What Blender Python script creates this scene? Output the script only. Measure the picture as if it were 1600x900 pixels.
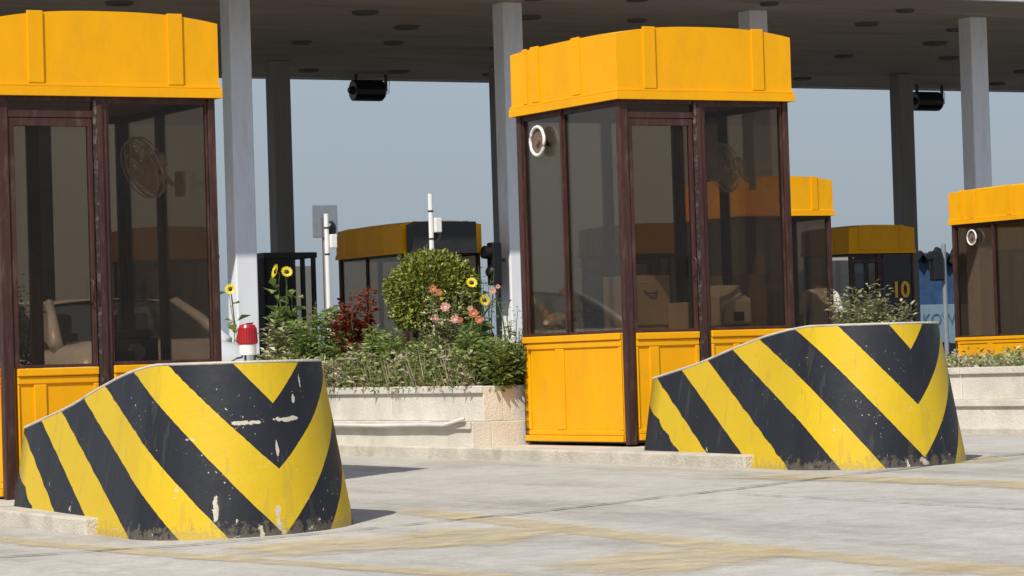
import bpy, math, random
from mathutils import Vector, Matrix
random.seed(7)
for o in list(bpy.data.objects): bpy.data.objects.remove(o)
scene = bpy.context.scene
COL = scene.collection

# ------------------------------------------------------------------ camera, sky, sun
CAMZ = .7
PITCH, ROLL, FPX = .0246, .0307, 4918.0
cd = bpy.data.cameras.new('camera'); cam = bpy.data.objects.new('camera', cd); COL.objects.link(cam)
cd.sensor_width = 36; cd.lens = 36*FPX/1600; cd.clip_start = .1; cd.clip_end = 6000
fwd = Vector((0, math.cos(PITCH), math.sin(PITCH))); up0 = Vector((0, -math.sin(PITCH), math.cos(PITCH))); rt0 = Vector((1, 0, 0))
cr, sr = math.cos(ROLL), math.sin(ROLL)
rt = rt0*cr + up0*(-sr)*(-1)*(-1)
upv = rt0*sr + up0*cr
rt = rt0*cr - up0*sr
cam.matrix_world = Matrix(((rt.x, upv.x, -fwd.x, 0), (rt.y, upv.y, -fwd.y, 0), (rt.z, upv.z, -fwd.z, CAMZ), (0, 0, 0, 1)))
scene.camera = cam
scene.render.resolution_x = 1024; scene.render.resolution_y = 576
scene.render.engine = 'CYCLES'
scene.cycles.transparent_max_bounces = 24
scene.cycles.max_bounces = 8
scene.view_settings.view_transform = 'Standard'; scene.view_settings.look = 'None'
scene.view_settings.gamma = 1; scene.view_settings.exposure = .15

HEAD = Vector((1.229, 2.475, -3.02)).normalized()
EL = math.asin(-HEAD.z); AZ = math.atan2(-HEAD.x, -HEAD.y)
w = bpy.data.worlds.new('World'); scene.world = w; w.use_nodes = True
wn = w.node_tree.nodes; wl = w.node_tree.links; wn.clear()
sky = wn.new('ShaderNodeTexSky'); sky.sky_type = 'NISHITA'; sky.sun_disc = False
sky.sun_elevation = EL; sky.sun_rotation = AZ; sky.air_density = 1.0; sky.dust_density = 1.0; sky.ozone_density = 1.5
hs = wn.new('ShaderNodeHueSaturation'); hs.inputs['Saturation'].default_value = .6
mx = wn.new('ShaderNodeMix'); mx.data_type = 'RGBA'; mx.blend_type = 'MULTIPLY'; mx.inputs[0].default_value = 1
mx.inputs[7].default_value = (.96, .93, .98, 1)
bg = wn.new('ShaderNodeBackground'); bg.inputs[1].default_value = .13
wo = wn.new('ShaderNodeOutputWorld')
wl.new(sky.outputs[0], hs.inputs['Color']); wl.new(hs.outputs[0], mx.inputs[6]); 
wtc = wn.new('ShaderNodeTexCoord'); wsp = wn.new('ShaderNodeSeparateXYZ'); wl.new(wtc.outputs['Generated'], wsp.inputs[0])
wmr = wn.new('ShaderNodeMapRange'); wmr.inputs[1].default_value = .0; wmr.inputs[2].default_value = .45; wmr.inputs[3].default_value = .9; wmr.inputs[4].default_value = .15; wl.new(wsp.outputs[2], wmr.inputs[0])
hz = wn.new('ShaderNodeMix'); hz.data_type = 'RGBA'; hz.inputs[7].default_value = (1.82, 2.30, 2.76, 1)      # even dusty haze low over the horizon
wl.new(wmr.outputs[0], hz.inputs[0]); wl.new(mx.outputs[2], hz.inputs[6]); wl.new(hz.outputs[2], bg.inputs[0]); wl.new(bg.outputs[0], wo.inputs[0])
sd = bpy.data.lights.new('sun', 'SUN'); sd.energy = 4.2; sd.angle = math.radians(.6); sd.color = (1, .955, .88)
sun = bpy.data.objects.new('sun', sd); COL.objects.link(sun)
sun.rotation_euler = HEAD.to_track_quat('-Z', 'Y').to_euler(); sun.location = (-20, -20, 40)

# ------------------------------------------------------------------ plaza frame: x = across the lanes (F), y = along the lanes (S)
TH = .4968
CF, SF = math.cos(TH), math.sin(TH)
def gz(x, y):
    t = max(.68*x + .73*y, -12)
    k = 1.2; a = (16.5 - t)/k
    return -.032*k*(math.log1p(math.exp(a)) if a < 30 else a)
def W(F, S, z=0): return Vector((F*CF - S*SF, F*SF + S*CF, z))
def gFS(F, S):
    p = W(F, S); return gz(p.x, p.y)
def ray(px, py):
    X = px-800; Y = py-450
    u = X*cr - Y*sr; v = X*sr + Y*cr
    return Vector((0, 0, 0)) + rt0*u + fwd*FPX + up0*(-v)
def G(px, py, h=0):                      # point of the ground that shows at a photo pixel
    z = h; r = ray(px, py)
    for i in range(60):
        t = (z-CAMZ)/r.z; p = r*t; z = .5*z + .5*(gz(p.x, p.y)+h)
    return Vector((p.x, p.y, z))
def toFS(p): return (p.x*CF + p.y*SF, -p.x*SF + p.y*CF)
def FSat(px, py, S):                     # F (and height) of the point seen at a pixel on the plane S = const
    r = ray(px, py); t = S/(-r.x*SF + r.y*CF); p = r*t
    return p.x*CF + p.y*SF, p.z + CAMZ

# ------------------------------------------------------------------ materials
def mat(name, col, rough=.6, var=.12, scale=6, bump=.0, bscale=40, metal=0, spec=.5, col2=None, detail=6, stretch=None, dirt=0, dirtcol=(.1, .08, .06), dscale=3):
    m = bpy.data.materials.new(name); m.use_nodes = True
    n = m.node_tree.nodes; l = m.node_tree.links
    b = n['Principled BSDF']; b.inputs['Roughness'].default_value = rough; b.inputs['Metallic'].default_value = metal
    b.inputs['Specular IOR Level'].default_value = spec
    tc = n.new('ShaderNodeTexCoord'); mp = n.new('ShaderNodeMapping'); l.new(tc.outputs['Object'], mp.inputs[0])
    if stretch: mp.inputs['Scale'].default_value = stretch
    nz = n.new('ShaderNodeTexNoise'); nz.inputs['Scale'].default_value = scale; nz.inputs['Detail'].default_value = detail
    l.new(mp.outputs[0], nz.inputs['Vector'])
    c2 = col2 or tuple(min(1, c*(1+var)) for c in col); c1 = tuple(c*(1-var) for c in col) if not col2 else col
    rp = n.new('ShaderNodeValToRGB'); rp.color_ramp.elements[0].position = .32; rp.color_ramp.elements[1].position = .68
    rp.color_ramp.elements[0].color = (*c1, 1); rp.color_ramp.elements[1].color = (*c2, 1)
    l.new(nz.outputs['Fac'], rp.inputs[0]); out = rp.outputs[0]
    if dirt:
        n2 = n.new('ShaderNodeTexNoise'); n2.inputs['Scale'].default_value = dscale; n2.inputs['Detail'].default_value = 9; n2.inputs['Roughness'].default_value = .7
        l.new(mp.outputs[0], n2.inputs['Vector'])
        r2 = n.new('ShaderNodeValToRGB'); r2.color_ramp.elements[0].position = .5; r2.color_ramp.elements[1].position = .72
        r2.color_ramp.elements[0].color = (0, 0, 0, 1); r2.color_ramp.elements[1].color = (dirt, dirt, dirt, 1)
        l.new(n2.outputs['Fac'], r2.inputs[0])
        mm = n.new('ShaderNodeMix'); mm.data_type = 'RGBA'; l.new(r2.outputs[0], mm.inputs[0]); l.new(out, mm.inputs[6]); mm.inputs[7].default_value = (*dirtcol, 1)
        out = mm.outputs[2]
    l.new(out, b.inputs['Base Color'])
    if bump:
        n3 = n.new('ShaderNodeTexNoise'); n3.inputs['Scale'].default_value = bscale; n3.inputs['Detail'].default_value = 5
        l.new(mp.outputs[0], n3.inputs['Vector'])
        bp = n.new('ShaderNodeBump'); bp.inputs['Strength'].default_value = bump; bp.inputs['Distance'].default_value = .02
        l.new(n3.outputs['Fac'], bp.inputs['Height']); l.new(bp.outputs[0], b.inputs['Normal'])
    return m
def leafmat(name, col, col2, trans=.25):
    m = bpy.data.materials.new(name); m.use_nodes = True
    n = m.node_tree.nodes; l = m.node_tree.links; b = n['Principled BSDF']; b.inputs['Roughness'].default_value = .45
    g = n.new('ShaderNodeNewGeometry'); rp = n.new('ShaderNodeValToRGB')
    rp.color_ramp.elements[0].color = (*col, 1); rp.color_ramp.elements[1].color = (*col2, 1)
    l.new(g.outputs['Random Per Island'], rp.inputs[0]); l.new(rp.outputs[0], b.inputs['Base Color'])
    tr = n.new('ShaderNodeBsdfTranslucent'); l.new(rp.outputs[0], tr.inputs[0])
    ms = n.new('ShaderNodeMixShader'); ms.inputs[0].default_value = trans
    l.new(b.outputs[0], ms.inputs[1]); l.new(tr.outputs[0], ms.inputs[2]); l.new(ms.outputs[0], n['Material Output'].inputs[0])
    return m
def glassmat(name, tint, refl=.5, dust=.03):
    m = bpy.data.materials.new(name); m.use_nodes = True
    n = m.node_tree.nodes; l = m.node_tree.links; n.remove(n['Principled BSDF'])
    t = n.new('ShaderNodeBsdfTransparent'); t.inputs[0].default_value = (*tint, 1)
    g = n.new('ShaderNodeBsdfGlossy'); g.inputs['Roughness'].default_value = .03; g.inputs[0].default_value = (.9, .9, .9, 1)
    fr = n.new('ShaderNodeFresnel'); fr.inputs[0].default_value = 1.45
    mu = n.new('ShaderNodeMath'); mu.operation = 'MULTIPLY'; mu.inputs[1].default_value = refl; l.new(fr.outputs[0], mu.inputs[0])
    a = n.new('ShaderNodeMixShader'); l.new(mu.outputs[0], a.inputs[0]); l.new(t.outputs[0], a.inputs[1]); l.new(g.outputs[0], a.inputs[2])
    d = n.new('ShaderNodeBsdfDiffuse'); d.inputs[0].default_value = (.35, .3, .25, 1)
    tc = n.new('ShaderNodeTexCoord'); nz = n.new('ShaderNodeTexNoise'); nz.inputs['Scale'].default_value = 2.5; nz.inputs['Detail'].default_value = 8
    l.new(tc.outputs['Object'], nz.inputs['Vector'])
    m2 = n.new('ShaderNodeMath'); m2.operation = 'MULTIPLY'; m2.inputs[1].default_value = dust*2; l.new(nz.outputs['Fac'], m2.inputs[0])
    b = n.new('ShaderNodeMixShader'); l.new(m2.outputs[0], b.inputs[0]); l.new(a.outputs[0], b.inputs[1]); l.new(d.outputs[0], b.inputs[2])
    l.new(b.outputs[0], n['Material Output'].inputs[0]); return m

M = {}
M['booth_yellow'] = mat('booth_yellow', (.80, .365, .001), .55, .05, 3, .12, 14, spec=.22, dirt=.35, dirtcol=(.55, .26, .02), dscale=5, stretch=(1, 1, .5))
M['frame'] = mat('brown_frame', (.034, .014, .011), .5, .25, 8, spec=.3, col2=(.066, .026, .02), dirt=.3, dirtcol=(.22, .15, .12), dscale=30, stretch=(1, 1, .2))
M['post_worn'] = mat('worn_post', (.03, .018, .015), .6, .2, 20, dirt=.9, dirtcol=(.3, .24, .2), dscale=22)
M['dark'] = mat('dark_metal', (.02, .02, .022), .5, .2)
M['black'] = mat('black_plastic', (.008, .008, .009), .4, .2)
M['glass'] = glassmat('tinted_glass', (.69, .63, .56), .5, .014)
M['carglass'] = glassmat('car_glass', (.55, .62, .66), .9, .01)
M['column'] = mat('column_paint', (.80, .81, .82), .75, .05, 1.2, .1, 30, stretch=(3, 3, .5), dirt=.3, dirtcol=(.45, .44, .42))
M['column_shade'] = mat('column_painted_shade', (.26, .245, .225), .85, .12, 1.5, .15, 30, stretch=(3, 3, .4), dirt=.4, dirtcol=(.16, .15, .13))  # far-row columns: shade deep under the canopy painted in as a darker colour
M['canopy'] = mat('canopy_soffit', (.54, .455, .36), .85, .12, .5, .1, 8, stretch=(.25, 1.5, 1), dirt=.6, dirtcol=(.22, .18, .14), dscale=1.2)
M['fitting'] = mat('fitting', (.12, .10, .08), .7)
M['fascia'] = mat('canopy_fascia', (.5, .5, .5), .7)
M['kerb'] = mat('kerb_concrete', (.50, .46, .38), .9, .14, 5, .5, 60, dirt=.55, dirtcol=(.22, .19, .14), dscale=3.5)
M['wall'] = mat('planter_concrete', (.60, .565, .48), .9, .1, 3, .35, 50, dirt=.35, dirtcol=(.3, .25, .19), dscale=2.5)
M['soil'] = mat('soil', (.07, .05, .035), .95, .3, 12, .6, 30)
M['white'] = mat('white_paint', (.74, .73, .68), .5, .06)
M['grey'] = mat('grey_metal', (.2, .23, .26), .5, .1)
M['pipe'] = mat('conduit', (.62, .6, .55), .5, .1)
M['beige'] = mat('beige_plastic', (.55, .5, .38), .5, .05)
M['tan'] = mat('tan_cabinet', (.62, .52, .36), .5, .06)
M['desk'] = mat('desk', (.16, .1, .07), .6, .1)
M['carpaint'] = mat('silver_paint', (.55, .57, .58), .3, .04, spec=.6)
M['red'] = mat('red_plastic', (.35, .012, .016), .3, .1)
M['tyre'] = mat('tyre_rubber', (.02, .02, .02), .8, .1)
M['blue'] = mat('blue_tarp', (.035, .09, .2), .6, .25, 4, .4, 6)
M['palblue'] = mat('pale_blue_board', (.22, .33, .42), .6, .1)
M['skin'] = mat('brown_cloth', (.25, .1, .06), .7)
M['tyrewhite'] = mat('shirt_cloth', (.72, .68, .6), .8, .06, 6, .3, 20)

def ground_mat():
    m = bpy.data.materials.new('road_concrete'); m.use_nodes = True
    n = m.node_tree.nodes; l = m.node_tree.links; b = n['Principled BSDF']; b.inputs['Roughness'].default_value = .85
    b.inputs['Specular IOR Level'].default_value = .3
    tc = n.new('ShaderNodeTexCoord'); rot = n.new('ShaderNodeMapping'); rot.vector_type = 'TEXTURE'; rot.inputs['Rotation'].default_value = (0, 0, TH)
    l.new(tc.outputs['Object'], rot.inputs[0])
    def nz(sc, det, st, rough=.6):
        mp = n.new('ShaderNodeMapping'); mp.inputs['Scale'].default_value = st; l.new(rot.outputs[0], mp.inputs[0])
        t = n.new('ShaderNodeTexNoise'); t.inputs['Scale'].default_value = sc; t.inputs['Detail'].default_value = det; t.inputs['Roughness'].default_value = rough
        l.new(mp.outputs[0], t.inputs['Vector']); return t.outputs['Fac']
    def ramp(src, p0, p1, c0, c1):
        r = n.new('ShaderNodeValToRGB'); r.color_ramp.elements[0].position = p0; r.color_ramp.elements[1].position = p1
        r.color_ramp.elements[0].color = (*c0, 1); r.color_ramp.elements[1].color = (*c1, 1); l.new(src, r.inputs[0]); return r.outputs[0]
    def mul(a, b_, f=1):
        x = n.new('ShaderNodeMix'); x.data_type = 'RGBA'; x.blend_type = 'MULTIPLY'; x.inputs[0].default_value = f
        l.new(a, x.inputs[6]); l.new(b_, x.inputs[7]); return x.outputs[2]
    base = ramp(nz(.5, 6, (1, 1, 1)), .3, .7, (.41, .39, .345), (.50, .475, .42))
    fine = ramp(nz(7, 8, (1, 1, 1), .75), .3, .72, (.78, .78, .78), (1.12, 1.12, 1.12))
    grit = ramp(nz(60, 3, (1, 1, 1), .8), .3, .7, (.86, .86, .86), (1.1, 1.1, 1.1))
    stain = ramp(nz(1.1, 8, (1.2, .25, 1), .7), .5, .68, (1, 1, 1), (.70, .69, .68))
    spots = ramp(nz(9, 6, (1, .6, 1), .8), .62, .74, (1, 1, 1), (.62, .6, .58))
    out = mul(mul(mul(mul(base, fine), grit), stain), spots)
    l.new(out, b.inputs['Base Color'])
    bp = n.new('ShaderNodeBump'); bp.inputs['Strength'].default_value = .35; bp.inputs['Distance'].default_value = .01
    l.new(nz(35, 5, (1, 1, 1)), bp.inputs['Height']); l.new(bp.outputs[0], b.inputs['Normal'])
    return m
M['ground'] = ground_mat()

def faded(name, col, lo, hi, scale=2.5, bright=1):
    m = mat(name, col, .8, .12, 5)
    n = m.node_tree.nodes; l = m.node_tree.links; b = n['Principled BSDF']
    tc = n.new('ShaderNodeTexCoord'); nz = n.new('ShaderNodeTexNoise'); nz.inputs['Scale'].default_value = scale; nz.inputs['Detail'].default_value = 10; nz.inputs['Roughness'].default_value = .75
    l.new(tc.outputs['Object'], nz.inputs['Vector'])
    rp = n.new('ShaderNodeMapRange'); rp.inputs[1].default_value = lo; rp.inputs[2].default_value = hi; l.new(nz.outputs['Fac'], rp.inputs[0])
    tr = n.new('ShaderNodeBsdfTransparent'); ms = n.new('ShaderNodeMixShader')
    uv = n.new('ShaderNodeUVMap'); uv.uv_map = 'Fade'; su = n.new('ShaderNodeSeparateXYZ'); l.new(uv.outputs[0], su.inputs[0])
    iv = n.new('ShaderNodeMath'); iv.operation = 'SUBTRACT'; iv.inputs[0].default_value = 1; l.new(su.outputs[0], iv.inputs[1])
    ad = n.new('ShaderNodeMath'); ad.operation = 'ADD'; ad.use_clamp = True; l.new(rp.outputs[0], ad.inputs[0]); l.new(iv.outputs[0], ad.inputs[1])
    l.new(ad.outputs[0], ms.inputs[0]); l.new(b.outputs[0], ms.inputs[1]); l.new(tr.outputs[0], ms.inputs[2]); l.new(ms.outputs[0], n['Material Output'].inputs[0])
    return m
M['linepaint'] = faded('faded_yellow_paint', (.56, .46, .27), .30, .74, 2.6)
M['joint'] = faded('joint_tar', (.13, .12, .10), .40, .66, 6)

def stripe_mat(worn):
    m = bpy.data.materials.new('worn_striped_paint' if worn else 'striped_paint'); m.use_nodes = True
    n = m.node_tree.nodes; l = m.node_tree.links; b = n['Principled BSDF']; b.inputs['Roughness'].default_value = .5; b.inputs['Specular IOR Level'].default_value = .28
    uv = n.new('ShaderNodeUVMap'); uv.uv_map = 'UVMap'; sp = n.new('ShaderNodeSeparateXYZ'); l.new(uv.outputs[0], sp.inputs[0])
    tc = n.new('ShaderNodeTexCoord')
    def noise(sc, det=6, rough=.6, loc=(0, 0, 0), st=(1, 1, 1)):
        mp = n.new('ShaderNodeMapping'); mp.inputs['Location'].default_value = loc; mp.inputs['Scale'].default_value = st; l.new(tc.outputs['Object'], mp.inputs[0])
        t = n.new('ShaderNodeTexNoise'); t.inputs['Scale'].default_value = sc; t.inputs['Detail'].default_value = det; t.inputs['Roughness'].default_value = rough
        l.new(mp.outputs[0], t.inputs['Vector']); return t.outputs['Fac']
    def mth(op, a, b_=None, c=None):
        x = n.new('ShaderNodeMath'); x.operation = op
        for i, v in enumerate((a, b_, c)):
            if v is None: continue
            if isinstance(v, (int, float)): x.inputs[i].default_value = v
            else: l.new(v, x.inputs[i])
        return x.outputs[0]
    uv2 = n.new('ShaderNodeUVMap'); uv2.uv_map = 'StripeMap'; sp2 = n.new('ShaderNodeSeparateXYZ'); l.new(uv2.outputs[0], sp2.inputs[0])
    q = mth('ADD', sp2.outputs[0], mth('MULTIPLY', mth('SUBTRACT', noise(6), .5), .06 if worn else .035))
    t = mth('DIVIDE', mth('ADD', q, 2), 14)
    rp = n.new('ShaderNodeValToRGB'); rp.color_ramp.interpolation = 'CONSTANT'
    bands = [(-2, 'y')] + [(k_, 'ky'[k_ % 2]) for k_ in range(11)]
    ky = {'y': (1, 1, 1, 1), 'k': (0, 0, 0, 1)}
    es = rp.color_ramp.elements
    while len(es) > 1: es.remove(es[-1])
    es[0].position = 0; es[0].color = ky['y']
    for p, c in bands[1:]:
        e = es.new((p+2)/14); e.color = ky[c]
    l.new(t, rp.inputs[0])
    def mix(f, a, b_):
        x = n.new('ShaderNodeMix'); x.data_type = 'RGBA'; l.new(f, x.inputs[0])
        for i, v in ((6, a), (7, b_)):
            if isinstance(v, tuple): x.inputs[i].default_value = (*v, 1)
            else: l.new(v, x.inputs[i])
        return x.outputs[2]
    yel = mix(noise(3, 5), (.52, .345, .008), (.62, .43, .02))
    blk = mix(noise(4, 7, .7, (3, 1, 2), (1, 1, .3)), (.006, .006, .009), (.026, .029, .037))
    c = mix(rp.outputs[0], blk, yel)
    # chips down to the concrete: a few all over, many near the foot
    foot = mth('MAXIMUM', mth('SUBTRACT', .11, mth('MULTIPLY', sp.outputs[1], .7)), 0)
    ch = mth('ADD', noise(13, 5, .62, (5, 2, 9)), foot)
    chip = mth('GREATER_THAN', ch, .715 if worn else .735)
    ch2 = mth('GREATER_THAN', mth('ADD', noise(55, 3, .5, (1, 7, 2)), mth('MULTIPLY', noise(2.2, 3, .5, (8, 3, 1)), .35)), .925)
    chips = mth('MAXIMUM', chip, ch2)
    def blob(s0, z0, rs, rz, rag, sc=18):
        a = mth('DIVIDE', mth('SUBTRACT', sp.outputs[0], s0), rs); c_ = mth('DIVIDE', mth('SUBTRACT', mth('ADD', sp.outputs[1], mth('MULTIPLY', mth('SUBTRACT', noise(6, 3, .5, (s0, z0, 1)), .5), .16 if rs > .15 else 0)), z0), rz)
        d = mth('ADD', mth('MULTIPLY', a, a), mth('MULTIPLY', c_, c_))
        return mth('LESS_THAN', mth('ADD', d, mth('MULTIPLY', mth('SUBTRACT', noise(sc, 5, .7, (z0, 2, s0)), .5), rag)), .45)
    spots = [(-.18, .60, .15, .016, 3.5), (.09, .61, .12, .018, 4), (.0, .45, .012, .09, 3.5), (-.38, .16, .02, .09, 3.5), (-.03, .10, .022, .08, 4), (-.55, .52, .04, .012, 6), (.16, .72, .014, .04, 5), (.24, .8, .010, .05, 5)] if worn else [(-.01, .03, .04, .04, 3)]
    for sp_ in spots: chips = mth('MAXIMUM', chips, blob(*sp_))
    c = mix(chips, c, mix(noise(30), (.42, .38, .28), (.6, .56, .46)))
    # scuffs
    sc = mth('MULTIPLY', mth('GREATER_THAN', mth('ADD', noise(26, 8, .75, (2, 2, 2), (1, 1, .5)), mth('MULTIPLY', foot, .8)), .66), .45)
    c = mix(sc, c, (.16, .13, .08))
    streak = mth('MULTIPLY', mth('GREATER_THAN', noise(14, 6, .6, (4, 4, 1), (1, 1, .06)), .62), .13)
    c = mix(streak, c, (.14, .12, .09))
    c = mix(mth('MULTIPLY', mth('LESS_THAN', sp.outputs[1], mth('MULTIPLY', mth('SUBTRACT', noise(22, 8, .8), .42), .5)), .35), c, (.22, .18, .12))
    l.new(c, b.inputs['Base Color'])
    bp = n.new('ShaderNodeBump'); bp.inputs['Strength'].default_value = .35; bp.inputs['Distance'].default_value = .012
    l.new(mth('SUBTRACT', noise(7, 6), mth('MULTIPLY', chips, .3)), bp.inputs['Height']); l.new(bp.outputs[0], b.inputs['Normal'])
    return m
M['stripe'] = stripe_mat(False); M['stripe_worn'] = stripe_mat(True)
M['g_bush'] = leafmat('bush_leaf', (.06, .09, .010), (.36, .38, .06))
M['g_fresh'] = leafmat('fresh_leaf', (.11, .18, .04), (.36, .42, .12), .45)
M['g_dull'] = leafmat('dull_leaf', (.17, .17, .06), (.48, .45, .24))
M['g_dry'] = leafmat('dry_leaf', (.22, .16, .11), (.55, .48, .36))
M['g_red'] = leafmat('croton_leaf', (.09, .008, .01), (.34, .06, .03))
M['g_dark'] = leafmat('dark_leaf', (.03, .05, .018), (.12, .16, .05))
M['petal_y'] = leafmat('yellow_petal', (.80, .60, .01), (.88, .76, .04))
M['petal_p'] = leafmat('pink_petal', (.82, .46, .42), (.90, .68, .60))
M['petal_o'] = leafmat('orange_petal', (.72, .26, .14), (.82, .44, .26))
M['petal_w'] = leafmat('white_petal', (.7, .68, .6), (.8, .78, .72))
M['petal_r'] = leafmat('red_petal', (.65, .03, .015), (.8, .08, .03))
M['seed'] = mat('flower_centre', (.06, .03, .01), .8)
M['stem'] = mat('plant_stem', (.09, .13, .04), .7)
M['twig'] = mat('twig', (.14, .09, .05), .8)
em = bpy.data.materials.new('fluorescent_tube'); em.use_nodes = True
em.node_tree.nodes['Principled BSDF'].inputs['Emission Color'].default_value = (.85, .95, 1, 1); em.node_tree.nodes['Principled BSDF'].inputs['Emission Strength'].default_value = 1.1
M['tube'] = em

# ------------------------------------------------------------------ mesh helpers
class MB:
    def __init__(s): s.v = []; s.f = []; s.m = []; s.uv = None
    def add(s, vs, fs, mi=0):
        o = len(s.v); s.v += [tuple(v) for v in vs]; s.f += [tuple(i+o for i in f) for f in fs]; s.m += [mi]*len(fs)
    def box(s, x0, y0, z0, x1, y1, z1, mi=0):
        vs = [(x, y, z) for z in (z0, z1) for y in (y0, y1) for x in (x0, x1)]
        s.add(vs, [(0, 2, 3, 1), (4, 5, 7, 6), (0, 1, 5, 4), (2, 6, 7, 3), (0, 4, 6, 2), (1, 3, 7, 5)], mi)
    def tube(s, pts, r, n=8, mi=0, cap=True):
        pts = [Vector(p) for p in pts]; rs = r if isinstance(r, (list, tuple)) else [r]*len(pts)
        vs = []; fs = []
        for i, p in enumerate(pts):
            d = (pts[min(i+1, len(pts)-1)] - pts[max(i-1, 0)]).normalized()
            a = d.orthogonal().normalized() if abs(d.z) > .95 else d.cross(Vector((0, 0, 1))).normalized()
            b = d.cross(a)
            for k in range(n):
                t = 2*math.pi*k/n; vs.append(p + (a*math.cos(t) + b*math.sin(t))*rs[i])
        for i in range(len(pts)-1):
            for k in range(n): fs.append((i*n+k, i*n+(k+1) % n, (i+1)*n+(k+1) % n, (i+1)*n+k))
        if cap: fs.append(tuple(range(n-1, -1, -1))); fs.append(tuple((len(pts)-1)*n+k for k in range(n)))
        s.add(vs, fs, mi)
    def cyl(s, p0, p1, r, n=20, mi=0, r1=None): s.tube([p0, p1], [r, r if r1 is None else r1], n, mi)
    def ball(s, c, r, mi=0, n=10, sx=1, sy=1, sz=1):
        vs = []; fs = []; c = Vector(c)
        for i in range(n+1):
            a = math.pi*i/n
            for k in range(n*2):
                t = math.pi*k/n; vs.append(c + Vector((r*sx*math.sin(a)*math.cos(t), r*sy*math.sin(a)*math.sin(t), r*sz*math.cos(a))))
        for i in range(n):
            for k in range(n*2): fs.append((i*2*n+k, (i+1)*2*n+k, (i+1)*2*n+(k+1) % (2*n), i*2*n+(k+1) % (2*n)))
        s.add(vs, fs, mi)
    def leaf(s, c, d, nrm, ln, wd, mi=0, fold=.25):
        d = d.normalized(); a = d.cross(nrm)
        if a.length < 1e-4: a = d.orthogonal()
        a.normalize(); nn = a.cross(d)
        c = Vector(c)
        s.add([c, c + d*ln*.45 + a*wd*.5 + nn*wd*fold, c + d*ln, c + d*ln*.45 - a*wd*.5 + nn*wd*fold], [(0, 1, 2), (0, 2, 3)], mi)
    def build(s, name, mats, parent=None, bevel=0, smooth=False, loc=None, rz=None, recalc=True):
        me = bpy.data.meshes.new(name); me.from_pydata(s.v, [], s.f)
        if not isinstance(mats, (list, tuple)): mats = [mats]
        for m in mats: me.materials.append(m)
        me.polygons.foreach_set('material_index', s.m)
        if smooth: me.polygons.foreach_set('use_smooth', [True]*len(s.f))
        me.update()
        o = bpy.data.objects.new(name, me); COL.objects.link(o)
        if parent: o.parent = parent
        if loc is not None: o.location = loc
        if rz is not None: o.rotation_euler = (0, 0, rz)
        if bevel:
            b = o.modifiers.new('bevel', 'BEVEL'); b.width = bevel; b.segments = 2; b.limit_method = 'ANGLE'
        return o
def tag(o, label=None, cat=None, group=None, kind=None):
    if label: o['label'] = label
    if cat: o['category'] = cat
    if group: o['group'] = group
    if kind: o['kind'] = kind
    return o
def empty(name, loc, rz, label, cat, group=None):
    o = bpy.data.objects.new(name, None); COL.objects.link(o); o.location = loc; o.rotation_euler = (0, 0, rz); o.empty_display_size = .2
    return tag(o, label, cat, group)
def copy_tree(o, parent=None):
    c = o.copy(); COL.objects.link(c)
    if parent: c.parent = parent
    for ch in [x for x in KIDS.get(o.name, [])]:
        copy_tree(ch, c)
    return c
KIDS = {}
def remember():
    KIDS.clear()
    for x in bpy.data.objects:
        if x.parent: KIDS.setdefault(x.parent.name, []).append(x)
rv = random.uniform
def rdir():
    while True:
        v = Vector((rv(-1, 1), rv(-1, 1), rv(-1, 1)))
        if .05 < v.length < 1: return v.normalized()

# ------------------------------------------------------------------ ground
def spaced():
    a = [-2500, -1200, -500, -200, -90, -40, -20]; x = -12
    while x < 30: a.append(x); x += .6
    a += [36, 45, 60, 90, 150, 300, 700, 1500, 3500]; return a
xs = spaced(); ys = [-400, -100, -40, -15] + [(-5 + i*.6) for i in range(75)] + [42, 48, 56, 70, 90, 130, 200, 400, 900, 2000, 4500]
mb = MB(); vs = [(x, y, gz(x, y)) for y in ys for x in xs]; nx = len(xs)
mb.add(vs, [(j*nx+i, j*nx+i+1, (j+1)*nx+i+1, (j+1)*nx+i) for j in range(len(ys)-1) for i in range(nx-1)])
tag(mb.build('ground', M['ground'], smooth=True), kind='structure')

UVR = {}
def ribbon(mb, pts, wds, h):           # strip on the ground along world points, 4 points across for worn-away edges
    n = len(pts); vs = []; off = len(mb.v)
    for i, p in enumerate(pts):
        d = (pts[min(i+1, n-1)] - pts[max(i-1, 0)]); d.z = 0; d.normalize(); a = Vector((-d.y, d.x, 0))
        for k, s in enumerate((-.62, -.28, .28, .62)):
            q = p + a*wds*s; vs.append((q.x, q.y, gz(q.x, q.y)+h)); UVR[(id(mb), off+4*i+k)] = (0 if k in (0, 3) or i in (0, n-1) else 1)
    mb.add(vs, [(4*i+k, 4*i+4+k, 4*i+5+k, 4*i+1+k) for i in range(n-1) for k in range(3)])
def fade_uv(o, mb):
    u = o.data.uv_layers.new(name='Fade')
    for lp in o.data.loops: u.data[lp.index].uv = (UVR.get((id(mb), lp.vertex_index), 1), 0)
def dense(pts, step=.3, jit=0):
    out = []
    for a, b in zip(pts[:-1], pts[1:]):
        k = max(1, int((b-a).length/step))
        for i in range(k): out.append(a.lerp(b, i/k) + Vector((rv(-jit, jit), rv(-jit, jit), 0)))
    out.append(pts[-1]); return out
mb = MB()
line = lambda *c: [W(f, s) for f, s in c]
H4 = .004
ribbon(mb, dense(line((5.75, 18.6), (5.84, 16.3), (6.02, 14.5), (6.28, 12.9), (6.6, 10.6))), .24, H4)
ribbon(mb, dense(line((8.1, 16.6), (8.0, 14.9), (7.76, 12.4), (7.74, 10.0), (7.9, 7.5))), .34, H4)
ribbon(mb, dense([G(1150, 743), G(1280, 748), G(1400, 750), G(1600, 758), G(1700, 765)]), .5, H4)
ribbon(mb, dense([G(1480, 727), G(1560, 717), G(1640, 712)]), .5, H4+.001)
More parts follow.
